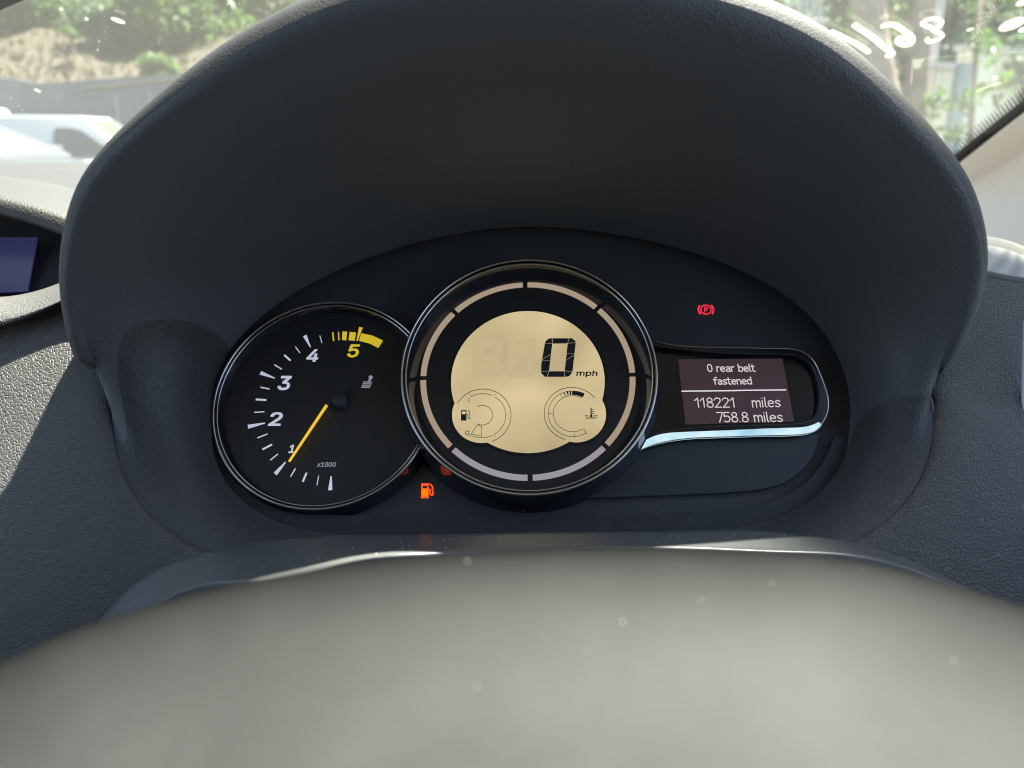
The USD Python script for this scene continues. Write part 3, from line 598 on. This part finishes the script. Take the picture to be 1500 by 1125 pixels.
E1 = [(-200, 1085), (-80, 1010), (0, 970), (100, 926), (200, 893), (330, 859), (460, 833), (600, 816), (760, 806), (900, 803), (1050, 804), (1200, 814), (1300, 830), (1400, 857), (1500, 888), (1620, 940), (1750, 1010)]
e_px = spline(E1, 160); rows = []
for s in (-.16, -.10, -.05, -.02, 0, .015, .04, .08, .14, .22, .32, .44, .58, .74, .9, 1.1, 1.4):
    row = []
    for x, y in e_px:
        xc = x + (750 - x) * .06 * max(s, 0)
        yy = y + 340 * s if s >= 0 else y - 120 * s
        Zz = .168 - .045 * (s ** 1.55 if s > 0 else s * 1.6)
        row.append(P(xc, yy, Zz))
    rows.append(row)
obj('centre_pad', grid(rows), M['hub'], wh, 70)
hub_rows = np.array(rows)
r_ = np.random.default_rng(5)
dp = [hub_rows[r_.integers(5, 13), r_.integers(70, 145)] for _ in range(12)]
obj('dust', flakes(dp, np.array([0, 0, 1.]), .00020, 13), M['dust'], wh, kind='stuff')

# ------------------------------------------------------------------ windscreen, mirror, pillar
WS0, WSN = np.array([0, .97, CAM[2] - .03]), np.array([0, .60, .80])
def G_(px, py, off=0.0):                            # point on the windscreen pane
    r = ray(px, py); t = ((WS0 - WSN * off - CAM) @ WSN) / (r @ WSN); return CAM + r * t
WU = np.array([1., 0, 0]); WV = np.cross(WSN, WU); WV *= 1 if WV[2] > 0 else -1
def gl2(px, py): q = G_(px, py) - WS0; return np.array([q @ WU, q @ WV])
def gext(shape, o0, o1):
    ms = []
    for g in getattr(shape, 'geoms', [shape]):
        m = trimesh.creation.extrude_polygon(g, o1 - o0, engine='earcut'); v = np.array(m.vertices)
        m.vertices = WS0 + v[:, :1] * WU + v[:, 1:2] * WV - (v[:, 2:3] + o0) * WSN; ms.append(m)
    return cat(ms)
ws = thing('windscreen', 'clear windscreen with pale marker writing, dirt specks and a dotted black edge', 'windscreen', WS0)
pane_shape = sg.Polygon([(-.80, 0), (.585, 0), (.40, 1.02), (-.66, 1.02)])
obj('glass', gext(pane_shape, -.0045, 0), M['glass'], ws, False)
def zq(x, y): return (1160 + x / 7.5, y / 7.5)
def zr(x, y): return (1300 + x / 7.5, y / 7.5)
def gline(pts, w, f=None, n=40):
    q = np.array([gl2(*(f(*p) if f else p)) for p in pts]); return sg.LineString(spline(q, n)).buffer(w / 2, quad_segs=5)
pw = .0044
obj('marker_stroke', gext(gline([(440, 345), (520, 383), (620, 432), (760, 510), (838, 566)], pw, zq), .0004, .0010), M['paint'], ws)
obj('marker_stroke', gext(gline([(690, 272), (800, 345), (920, 430), (1040, 530), (1100, 598), (1052, 604)], pw * 1.15, zq), .0004, .0010), M['paint'], ws)
obj('marker_stroke', gext(gline([(1000, 280), (1080, 262), (1180, 300), (1280, 370), (1325, 430), (1300, 480), (1240, 488), (1170, 462), (1162, 425), (1230, 412), (1285, 430)], pw * 1.05, zq, 70), .0004, .0010), M['paint'], ws)
obj('marker_stroke', gext(gline([(520, 318), (565, 285), (596, 245), (560, 212), (455, 206), (385, 240), (450, 290), (540, 345), (600, 395), (560, 425), (435, 420)], pw * .85, zr, 80), .0004, .0010), M['paint'], ws)
def goval(px, py, a, b, rotd): return sa.translate(sa.rotate(sa.scale(sg.Point(0, 0).buffer(1, 12), a, b), rotd, origin=(0, 0)), *gl2(px, py))
obj('speckled_mark', gext(goval(1482, 35, .0110, .0072, 32), .0004, .0009), M['speckled'], ws)
for px, py, a, b, rd in ((1421, 42.5, .0030, .0018, 20), (1499, 2, .006, .004, 40), (1502, 42, .006, .003, 20), (173, 29.5, .0058, .0020, -30), (127, 27, .0012, .0008, -40), (90, 13, .0012, .001, 0), (55, 132, .003, .0006, -50)):
    obj('splash_mark', gext(goval(px, py, a, b, rd), .0004, .0008), M['paint'], ws)
film = sg.Polygon([gl2(*p) for p in ((1337, 86), (1420, 79), (1520, 72), (1540, 190), (1334, 200))])
obj('film_pocket', gext(film, .0006, .0009), M['film'], ws, False, label='thin clear film stuck to the glass lower right')
edge = gline([(1334, 122), (1336, 100), (1337, 86)], .0007, None, 12).union(gline([(1337, 86), (1380, 82), (1420, 79)], .0006, None, 12)).union(gline([(1462, 77), (1475, 76), (1520, 74.5)], .0006, None, 12))
tape = sg.Polygon([gl2(*p) for p in ((1337, 87), (1354, 85), (1347, 98), (1339, 100))])
obj('film_edge', gext(edge.union(tape), .0010, .0013), mt('film_edge', {'t': ('transparent_bsdf', {}), 'd': ('translucent_bsdf', {'color': (.8, .8, .7)}), 'm': ('mix_closure', {'fac': .07})}, [('t.BSDF', 'm.closure1'), ('d.BSDF', 'm.closure2')], surface='m.closure'), ws)
obj('scratch', gext(gline([(1430, 134), (1445, 127), (1466, 121)], .0007, None, 12), .0004, .0008), M['paint'], ws)
r_ = np.random.default_rng(21); sp_ = []
for _ in range(150):
    px, py = (r_.uniform(1200, 1500), r_.uniform(0, 170)) if r_.random() < .45 else (r_.uniform(0, 420), r_.uniform(0, 165))
    if 0 < px < 1500: sp_.append(G_(px, py, .0008))
for _ in range(160):
    t = r_.uniform(0, 1); sp_.append(G_(1458 - 36 * t + r_.normal(0, 5), 2 + 62 * t + r_.normal(0, 4), .0008))
obj('dirt_specks', flakes(sp_, -WSN, .00030, 22), M['paint'], ws, kind='stuff')
# dotted frit along the pillar, then the black band and the pillar trim
fa, fb = np.array(gl2(1398, 227)), np.array(gl2(1520, 130)); fd = (fb - fa) / np.linalg.norm(fb - fa); fn = np.array([-fd[1], fd[0]]); fn *= 1 if fn[1] > 0 else -1
Lf = np.linalg.norm(fb - fa); dots = []
for i in range(-4, int(Lf / .0046) + 6):
    for j in range(5):
        c = fa + fd * (i + .5 * (j % 2)) * .0046 + fn * (.0012 + j * .0038); dots.append(sg.Point(*c).buffer(.00185 - .00022 * j, quad_segs=3))
obj('frit_dots', gext(sg.MultiPolygon(dots), .0003, .0006), M['frit'], ws, False, kind='stuff')
band = sg.Polygon([fa - fd * .03, fb + fd * .25, fb + fd * .25 - fn * .03, fa - fd * .03 - fn * .03])
obj('black_edge', gext(band, .0003, .0008), M['frit'], ws, False)
pt = thing('pillar_trim', 'cream windscreen pillar trim at the right, behind the black glass edge', 'pillar trim', G_(1450, 250))
u_px = spline([(1330, 296), (1411, 235), (1455, 200), (1500, 165), (1600, 88), (1760, -40)], 50)
m_px = spline([(1340, 330), (1428, 262), (1470, 238), (1510, 212), (1620, 130), (1790, 0)], 50)
d_px = spline([(1360, 420), (1440, 400), (1500, 400), (1580, 410), (1720, 430), (1900, 460)], 50)
rows = [[G_(x - 3, y - 3, -.004) for x, y in u_px], [G_(x, y, .003) for x, y in u_px], [G_(x, y, .006) for x, y in u_px]]
for s in np.linspace(.15, 1, 8):
    rows.append([G_(*(u * (1 - s) + m * s), .006) * (1 - s * .0) + (-FW * .02 * s) for u, m in zip(u_px, m_px)])
mid = np.array(rows[-1])
zm = (mid - CAM) @ FW; low = np.array([P(x, y, z_ - .04) for (x, y), z_ in zip(d_px, zm)])
for s in np.linspace(.08, 1, 14):
    rows.append(mid * (1 - s) + low * s + (-FW * .012 - UPV * .0) * math.sin(math.pi * s) * .5)
obj('panel', grid(rows), M['trim'], pt, True)
# the cabin roof, doors and bulkhead that keep the sky off the dashboard
rf = thing('car_roof', 'pale cabin roof lining, doors and bulkhead round the driving seat', 'roof lining', CAM + np.array([0, -.6, .6]))
def slabw(pts, th):
    pts = np.array(pts, float) + CAM; n = np.cross(pts[1] - pts[0], pts[2] - pts[0]); n /= np.linalg.norm(n); v = np.vstack([pts, pts + n * th]); k = len(pts)
    f = [[0, i, i + 1] for i in range(1, k - 1)] + [[k, k + i + 1, k + i] for i in range(1, k - 1)] + [[i, k + i, k + (i + 1) % k] for i in range(k)] + [[i, k + (i + 1) % k, (i + 1) % k] for i in range(k)]
    return trimesh.Trimesh(v, f, process=False)
hl = mottled('headlining', (.42, .40, .37), (.46, .44, .40), 200.0, .95)
obj('headlining', slabw([(-.70, .16, .575), (.42, .16, .575), (.47, -.4, .58), (.48, -.62, .58), (-.74, -.62, .58), (-.73, -.4, .58)], .03), hl, rf, False)
obj('bulkhead', slabw([(-.76, -.62, .60), (.50, -.62, .60), (.62, -.62, -.10), (.62, -.62, -.9), (-.88, -.62, -.9), (-.88, -.62, -.10)], .03), M['satin'], rf, False)
obj('door', slabw([(.60, .35, -.12), (.60, -.62, -.10), (.60, -.62, -.9), (.60, .35, -.9)], .03), M['satin'], rf, False)
obj('door', slabw([(-.86, .35, -.12), (-.86, -.62, -.10), (-.86, -.62, -.9), (-.86, .35, -.9)], .03), M['satin'], rf, False)
pe0, pe1 = WS0 + WU * .60 + WV * -.02 - CAM, WS0 + WU * .405 + WV * 1.03 - CAM
obj('windscreen_pillar', slabw([pe0, pe1, pe1 + np.array([.17, -.08, -.02]), pe0 + np.array([.22, -.14, -.03])], .03), hl, rf, False)
pe0, pe1 = WS0 + WU * -.815 + WV * -.02 - CAM, WS0 + WU * -.665 + WV * 1.03 - CAM
obj('windscreen_pillar', slabw([pe0, pe1, pe1 + np.array([-.10, -.05, -.02]), pe0 + np.array([-.13, -.10, -.03])], .03), hl, rf, False)
obj('door_pillar', slabw([(.48, -.35, .54), (.59, -.33, -.12), (.59, -.55, -.12), (.48, -.5, .54)], .03), hl, rf, False)
obj('door_pillar', slabw([(-.74, -.35, .54), (-.85, -.33, -.12), (-.85, -.55, -.12), (-.74, -.5, .54)], .03), hl, rf, False)
# rear view mirror: only its lower right corner is in view, at the top left
mc = P(-50, -37, .52)
mr = thing('rear_view_mirror', 'dark corner of the interior mirror at the top left', 'mirror', mc)
box = sg.box(-.115, -.028, .115, .028).buffer(.014); mm = trimesh.creation.extrude_polygon(box, .022, engine='earcut')
v = np.array(mm.vertices); ca, sa_ = math.cos(.42), math.sin(.42); a1 = RT * ca + UPV * sa_; a2 = -RT * sa_ + UPV * ca
v = mc - (a1 * .073) + (a2 * .026) + v[:, :1] * a1 + v[:, 1:2] * a2 + v[:, 2:3] * FW
obj('housing', trimesh.Trimesh(v, mm.faces, process=False), M['satin'], mr)
box2 = sg.box(-.112, -.026, .112, .026).buffer(.012); mm = trimesh.creation.extrude_polygon(box2, .001, engine='earcut'); v = np.array(mm.vertices)
v = mc - (a1 * .073) + (a2 * .026) + v[:, :1] * a1 + v[:, 1:2] * a2 + (v[:, 2:3] - .0012) * FW
obj('mirror_glass', trimesh.Trimesh(v, mm.faces, process=False), plain('mirror_glass', (.5, .5, .52), .03, metallic=1.0), mr)

# ------------------------------------------------------------------ outside
gr_ = trimesh.creation.box([300, 300, .1]); gr_.apply_translation([0, 0, -.05])
obj('ground', gr_, M['ground'], None, False, kind='structure')
def at(px, py, dist):                               # point in the view direction, dist metres ahead on the ground plan
    r = ray(px, py); return CAM + r * (dist / r[1])
# slope on the left
xs_ = np.linspace(-34, 6, 90); ys_ = np.linspace(0, 1, 50); rows = []
for t in ys_:
    yy = 19 + 24 * t
    pts = np.c_[xs_, np.full(90, yy), np.zeros(90)]
    zz = .3 + 8.5 * t ** .9 + 1.3 * (meshkit.fbm(pts * .28, 4, 3) - .5) + .5 * (meshkit.fbm(pts * 1.3, 3, 5) - .5)
    rows.append(np.c_[pts[:, :2], zz + 1.25])
hill_rows = np.array(rows)
obj('hillside', grid(hill_rows), M['hill'], None, True, kind='structure')
def leaves(centers, radii, n, size, seed, droop=.2, squash=1.0):
    r = np.random.default_rng(seed); k = r.integers(0, len(centers), n); c = np.asarray(centers)[k]; R = np.asarray(radii)[k]
    d = r.normal(size=(n, 3)); d /= np.linalg.norm(d, axis=1)[:, None]; d[:, 2] *= squash
    p = c + d * (R * r.uniform(.25, 1, n) ** .5)[:, None]
    a = r.normal(size=(n, 3)); a[:, 2] -= droop; a /= np.linalg.norm(a, axis=1)[:, None]; b = np.cross(a, r.normal(size=(n, 3))); b /= np.linalg.norm(b, axis=1)[:, None]
    s = size * r.uniform(.6, 1.4, n)[:, None]
    v = np.stack([p - a * s, p - b * s * .42 - a * s * .1, p + a * s, p + b * s * .42 - a * s * .1], 1).reshape(-1, 3); i = np.arange(n)[:, None] * 4
    return trimesh.Trimesh(v, np.vstack([i + [0, 1, 2], i + [0, 2, 3]]), process=False)
def on_hill(x, y):
    i = np.clip((y - 19) / 24 * 49, 0, 49); j = np.clip((x + 34) / 40 * 89, 0, 89); return hill_rows[int(i), int(j), 2]
# dry grass tufts
r_ = np.random.default_rng(31); gx = r_.uniform(-24, 0, 9000); gy = 19 + 14 * r_.uniform(0, 1, 9000) ** 1.5
gp = np.c_[gx, gy, [on_hill(a, b) for a, b in zip(gx, gy)]]
h_ = r_.uniform(.10, .34, 9000); w_ = r_.uniform(.02, .06, 9000); tl = r_.normal(0, .1, (9000, 3)); tl[:, 2] = 0
v = np.stack([gp - [1, 0, 0] * w_[:, None], gp + [1, 0, 0] * w_[:, None], gp + tl + np.c_[np.zeros(9000), np.zeros(9000), h_]], 1).reshape(-1, 3)
obj('dry_grass', trimesh.Trimesh(v, np.arange(27000).reshape(-1, 3), process=False), M['straw'], None, False, 'pale brown dry grass growing on the slope behind the parked cars', 'grass', kind='stuff')
def shrub(px, py, dist, R, n, size, m_, label, seed, squash=.8):
    c = at(px, py, dist); r = np.random.default_rng(seed); base = np.array([c[0], c[1], max(on_hill(c[0], c[1]) if c[1] > 19 and c[0] < 6 else 0, 0)])
    t = thing('shrub', label, 'shrub', base)
    cs = c + r.normal(0, R * .45, (9, 3)) * [1, .7, .8]; rs = r.uniform(.35, .7, 9) * R
    obj('foliage', leaves(cs, rs, n, size, seed, squash=squash), m_, t, False)
    st = [tube([base, (base * .5 + q * .5) + r.normal(0, .05, 3), q], [.03, .02, .01], 6) for q in cs[:4]]
    obj('stem', cat(st), M['bark'], t, True)
shrub(158, 40, 24, .85, 2200, .13, M['leaf_blue'], 'bluish green shrub on the dry slope, middle of those left of the hood', 41)
shrub(232, 104, 21, .6, 2200, .10, M['leaf'], 'low bright green shrub at the foot of the slope by the hood rim', 42)
shrub(285, 45, 25, 2.0, 5200, .14, M['leaf'], 'large yellow green shrub rising beside the upper left hood rim', 43)
shrub(200, 5, 27, 1.5, 3600, .14, M['leaf_blue'], 'pale shrub high on the slope at the top edge of the view', 44)
shrub(35, -4, 26, 1.6, 3000, .14, M['leaf'], 'green shrub on the slope top in the upper left corner', 45)
shrub(102, 46, 22, .22, 300, .07, M['leaf'], 'tiny green bush alone on the brown slope', 46)
shrub(375, -10, 27, 2.2, 5200, .15, M['leaf'], 'tall green shrub mostly hidden by the top of the hood rim', 47)
for k, (px, py) in enumerate(((83, 18), (110, 17), (28, 16))):
    c = at(px, py, 26.5); s = trimesh.creation.icosphere(2, .26); s.vertices = c + s.vertices * [1.1, .8, .9] * (1 + .25 * (meshkit.fbm(s.vertices * 4 + k, 3, k) - .5))[:, None]
    obj('boulder', s, M['concrete'], None, True, ('pale boulder near the top of the brown slope, middle of three', 'small pale boulder on the slope, rightmost of three', 'greyish boulder on the slope by the mirror corner')[k], 'boulder', 'boulders on the slope')
# dark retaining wall in front of the slope
wt = [(-200, 98), (0, 112), (30, 117), (65, 122), (110, 119), (160, 114.5), (195, 112), (260, 109), (500, 104)]
wpx = spline(wt, 60); top = np.array([at(x, y, 17.5) for x, y in wpx])
rows = [np.c_[top[:, 0], top[:, 1] + .35, np.full(60, -.05)], np.c_[top[:, 0], top[:, 1] + .35, top[:, 2]], top, np.c_[top[:, 0], top[:, 1], np.full(60, -.05)]]
obj('retaining_wall', grid(rows), M['dark_wall'], None, 20, 'dark grey low retaining wall below the brown slope', 'wall')
rl = thing('guard_rail', 'thin brownish rail in front of the dark retaining wall', 'guard rail', at(165, 125, 16.8))
obj('rail', tube([at(125, 132, 16.8), at(165, 127.5, 16.8), at(215, 122, 16.8), at(330, 110, 16.8)], .035, 8), M['hill'], rl, True)
for px, py in ((165, 127.5), (215, 122)):
    a = at(px, py, 16.8); obj('post', tube([a, np.array([a[0], a[1], 0])], .03, 8), M['dark_wall'], rl, True)

def rbox(lo, hi, r=.05):
    lo, hi = np.array(lo, float) + r, np.array(hi, float) - r
    return m3.Manifold.batch_hull([m3.Manifold.sphere(r, 12).translate([a, b, c]) for a in (lo[0], hi[0]) for b in (lo[1], hi[1]) for c in (lo[2], hi[2])])
def hullpts(ps, r): return m3.Manifold.batch_hull([m3.Manifold.sphere(r, 12).translate(list(map(float, p))) for p in ps])
def car(label, paint, loc, yaw, front_glass, side_glass, H=1.46, L=4.1, b=.92, drop=.125, rear=True):
    t = thing('parked_car', label, 'car', loc); c, s = math.cos(yaw), math.sin(yaw); Rm = np.array([[c, -s, 0], [s, c, 0], [0, 0, 1]])
    def put(name, m, mat_, smooth=35, par=t):
        v, f, _ = meshkit.arrays(m) if not isinstance(m, trimesh.Trimesh) else (np.array(m.vertices), np.array(m.faces), 0)
        return obj(name, trimesh.Trimesh(v @ Rm.T + np.asarray(loc), f, process=False), mat_, par, smooth)
    w = .86
    body = hullpts([(x, y * sg_, z) for sg_ in (-1, 1) for x, y, z in ((-L / 2, w - .12, .32), (-L / 2 + .02, w - .1, b - .1), (-L / 2 + .25, w - .02, .28), (L / 2, w - .22, .32), (L / 2 - .02, w - .25, .66), (L / 2 - .5, w - .03, .28), (.95, w - .02, b - .05), (-1.6, w, b - .06))], .06)
    for x in (1.28, -1.28):
        body = body - m3.Manifold.cylinder(2.4, .36, circular_segments=32).rotate([90, 0, 0]).translate([x, 1.2, .31])
    bp = put('body', body, paint)
    rf = .60
    put('roof', hullpts([(x, y * sg_, z) for sg_ in (-1, 1) for x, y, z in ((1.02, w - .05, b), (.22, rf, H - .05), (-.9, rf, H - .04), (-1.75, rf - .02, H - .16), (-1.95, w - .1, b))], .04), paint)
    def tri(pts, off):
        pts = np.array(pts, float); n = np.cross(pts[1] - pts[0], pts[2] - pts[0]); n /= np.linalg.norm(n); n *= 1 if n @ np.array(off) > 0 else -1
        v = np.vstack([pts + n * .012, pts - n * .03]); k = len(pts); f = [[0, i, i + 1] for i in range(1, k - 1)] + [[i, k + i, k + (i + 1) % k] for i in range(k)] + [[i, k + (i + 1) % k, (i + 1) % k] for i in range(k)]
        return trimesh.Trimesh(v, f, process=False)
    def side(x0, z0, sg_): k = (z0 - b) / (H - .05 - b); return (x0, sg_ * ((w - .05) * (1 - k) + rf * k + .04), z0)
    for sg_ in (-1, 1):
        for pts in ([(.80, b + .05), (.72, b + .12), (.26, H - drop - .05), (.10, H - drop - .005), (-.02, H - drop), (-.13, H - drop), (-.17, H - drop - .04), (-.18, b + .05)], [(-.27, b + .05), (-.27, H - drop), (-1.1, H - drop - .005), (-1.25, b + .06)])[:2 if rear else 1]:
            put('side_window', tri([side(x, z_, sg_) for x, z_ in pts], (0, sg_, .3)), side_glass, False)
        hp = np.array([.78, sg_ * (w + .08), b + .06]); put('door_mirror', rbox(hp - [.06, .09, .06], hp + [.06, .09, .06], .03), paint)
        put('headlight', rbox([L / 2 - .22, sg_ * (w - .22) - .16, .58], [L / 2 + .0, sg_ * (w - .22) + .10, .72], .03), M['lamp'])
        put('tail_light', rbox([-L / 2 - .065, sg_ * (w - .2) - .1, .68], [-L / 2 + .1, sg_ * (w - .2) + .14, .9], .03), M['tail'])
        for x in (1.28, -1.28):
            wl_ = put('wheel', m3.Manifold.cylinder(.2, .31, circular_segments=32).rotate([90, 0, 0]).translate([x, sg_ * (w - .08) + .1, .31]), M['rubber'])
            put('rim', m3.Manifold.cylinder(.21, .2, circular_segments=20).rotate([90, 0, 0]).translate([x, sg_ * (w - .08) + .105, .31]), M['rim'], 35, wl_)
    put('windscreen', tri([(1.04, .70, b + .03), (1.04, -.70, b + .03), (.29, -.53, H - .06), (.29, .53, H - .06)], (1, 0, .6)), front_glass, False)
    put('rear_window', tri([(-1.965, .6, b + .1), (-1.965, -.6, b + .1), (-1.80, -.48, H - .2), (-1.80, .48, H - .2)], (-1, 0, .2)), side_glass, False)
    return t
# white car side on: its front side window shows left of the hood rim
c1 = at(110, 220, 12.6); car('white parked car side on with one dark side window showing', M['white_car'], (c1[0] - .30, c1[1] + .9, 0), 0.12, M['pale_glass'], M['dark_glass'], b=.77, drop=.19, rear=False)
c2 = at(0, 200, 7.2); car('nearer silver parked car whose pale windscreen slopes down at the left edge', M['silver_car'], (c2[0] - 1.42, c2[1] + .9, 0), -.12, M['pale_glass'], M['dark_glass'], H=1.33)
c3 = at(-146, 160, 15.2); vn = thing('parked_van', 'pale van with a green tinted rear window behind the white car', 'van', (c3[0], c3[1] + .9, 0))
vb = rbox([c3[0] - 3.2, c3[1], .35], [c3[0] + .92, c3[1] + 1.9, 1.70], .12); obj('body', vb, M['concrete'], vn)
obj('side_window', rbox([c3[0] + .88, c3[1] + .16, 1.28], [c3[0] + .935, c3[1] + 1.74, 1.52], .01), plain('green_glass', (.10, .17, .12), .15), vn)
for dx in (-2.5, .2):
    obj('wheel', m3.Manifold.cylinder(.2, .33, circular_segments=28).rotate([90, 0, 0]).translate([c3[0] + dx, c3[1] + .15, .33]), M['rubber'], vn)

# --- right hand side: two trees, a pale wall with posts, a white fence, shrubs behind
def tree(px0, px1, dist, r0, label, seed, leafm, crown, n, size, rad=.4):
    a0, a1 = at(px0, 210, dist), at(px1, -10, dist); d = (a1 - a0); base = a0 - d * (a0[2] / d[2]); topp = base + d / d[2] * 5.2
    t = thing('tree', label, 'tree', base); r = np.random.default_rng(seed)
    k = np.linspace(0, 1, 26)[:, None]; path = base * (1 - k) + topp * k + np.c_[.03 * np.sin(k[:, 0] * 9 + seed), .03 * np.cos(k[:, 0] * 7), np.zeros(26)]
    tr = tube(path, r0 * (1.35 - .75 * k[:, 0]) * (1 + .06 * np.sin(k[:, 0] * 31)), 14)
    limbs = []
    cs, rs = [], []
    for q in crown:
        q = np.asarray(q, float); st = path[int(r.integers(12, 24))]; limbs.append(tube([st, st * .5 + q * .5 + [0, 0, .15], q], [r0 * .4, r0 * .22, r0 * .08], 7)); cs.append(q); rs.append(rad * r.uniform(.7, 1.3))
    obj('trunk', tr, M['bark'], t, True); obj('limb', cat(limbs), M['bark'], t, True)
    obj('crown', leaves(cs, rs, n, size, seed, .8), leafm, t, False)
def cr(pts, dist): return [at(x, y, dist + dz) for x, y, dz in pts]
tree(1300, 1272, 7.0, .125, 'left brown tree trunk behind the marker writing, leafy', 51, M['leaf'], cr([(1232, 30, .5), (1228, -10, .5), (1308, 10, 1.2), (1238, 62, .9), (1312, 55, 1.4), (1311, 100, 1.2), (1180, -60, .5), (1300, -90, 0)], 7.0), 700, .05, .16)
tree(1335, 1352, 8.2, .125, 'right brown tree trunk behind the marker writing, beside the pale poles', 52, M['leaf'], cr([(1312, 25, 1.2), (1300, -60, 1), (1425, -10, 2.6), (1462, 20, 2.6), (1400, -60, 2), (1500, -10, 2.6), (1330, -90, .4)], 8.2), 800, .06, .25)
# hanging sprigs in front of the wall belong to a young tree standing by the wall
tree(1425, 1432, 8.0, .025, 'young thin tree with hanging bright leaves before the pale wall', 53, M['leaf'], cr([(1375, 150, -.3), (1420, 150, -.4), (1400, 195, -.3), (1452, 75, 0), (1460, 130, -.3), (1360, 185, -.2), (1440, 60, -.2)], 7.6), 230, .05, .13)
shrub(1440, 20, 13, 1.7, 5200, .11, M['leaf_dark'], 'dark green shrub mass behind the wall at the upper right', 61)
shrub(1330, 35, 14, 1.8, 5200, .12, M['leaf_dark'], 'dark shrub between the two tree trunks', 62)
shrub(1230, 30, 16, 2.0, 4200, .13, M['leaf'], 'bright shrub behind the white fence poles', 63)
shrub(1500, 55, 11, .9, 2200, .09, M['leaf_blue'], 'dull green shrub above the wall at the right edge', 64)
def upright(px0, px1, py_top, dist, depth, m_, name, label, category, group=None):
    a, b = at(px0, py_top, dist), at(px1, py_top, dist); bx = trimesh.creation.box([abs(b[0] - a[0]), depth, a[2] + .02]); bx.apply_translation([(a[0] + b[0]) / 2, a[1] + depth / 2, a[2] / 2 - .01])
    return obj(name, bx, m_, None, False, label, category, group)
wl_ = thing('boundary_wall', 'pale cream rendered wall dappled by leaf shade, right of the trees', 'wall', at(1430, 200, 9.6))
for (pa, da), (pb, db_), py, nm in (((1300, 8.9), (1411, 9.9), 92, 'wall_panel'), ((1427, 10.1), (1700, 12.6), 72, 'wall_panel')):
    a, b = at(pa, py, da), at(pb, py, db_); zt = at((pa + pb) / 2, py, da)[2]; d = (b - a)[:2]; L = np.linalg.norm(d); th_ = math.atan2(d[1], d[0])
    T = trimesh.transformations.rotation_matrix(th_, [0, 0, 1]); T[:3, 3] = [a[0], a[1], 0]
    bx = trimesh.creation.box([L, .2, zt]); bx.apply_translation([L / 2, .1, zt / 2 - .01]); bx.apply_transform(T); obj(nm, bx, M['wall'], wl_, False)
    cpx = trimesh.creation.box([L + .06, .3, .07]); cpx.apply_translation([L / 2, .1, zt + .03]); cpx.apply_transform(T); obj('coping', cpx, M['concrete'], wl_, False)
bc = CAM + np.array([.30, .37, -.06]) + SUN * 6.3
bt = thing('overhanging_bough', 'leafy bough overhead that shades the right end of the dashboard', 'bough', bc)
obj('foliage', leaves([bc, bc + [.08, -.04, 0], bc + [.16, -.10, .1], bc + [.30, -.12, 0]], [.17, .2, .26, .28], 1500, .035, 77, squash=.7), M['leaf'], bt, False)
obj('branch', tube([at(1272, -10, 7.0) + [0, 0, 2.0], bc + [.3, 1.2, .2], bc], [.05, .03, .012], 8), M['bark'], bt, True)
upright(1408, 1426, 92, 9.3, .12, M['steel'], 'steel_post', 'blue grey steel post against the pale wall', 'post')
upright(1386, 1397, -60, 10.2, .1, M['white_pole'], 'white_pole', 'tall pale pole behind the film pocket, right of the trees', 'pole')
upright(1360, 1369, 40, 10.4, .1, M['steel'], 'grey_pole', 'short grey pole between the right trunk and the tall pale pole', 'pole')
fn_ = thing('white_fence', 'row of pale upright fence pipes seen over the upper right hood rim', 'fence', at(1200, 40, 11))
for px in (1166, 1180, 1190, 1200, 1210, 1219):
    a = at(px, -70, 11); obj('fence_pipe', tube([np.array([a[0], a[1], 0]), a], .032, 10), M['white_pole'], fn_, True)
for zz in (1.0, 2.6):
    a, b = at(1120, 0, 11.06), at(1232, 0, 11.06); obj('fence_rail', tube([np.array([a[0], a[1], zz]), np.array([b[0], b[1], zz])], .022, 8), M['white_pole'], fn_, True)
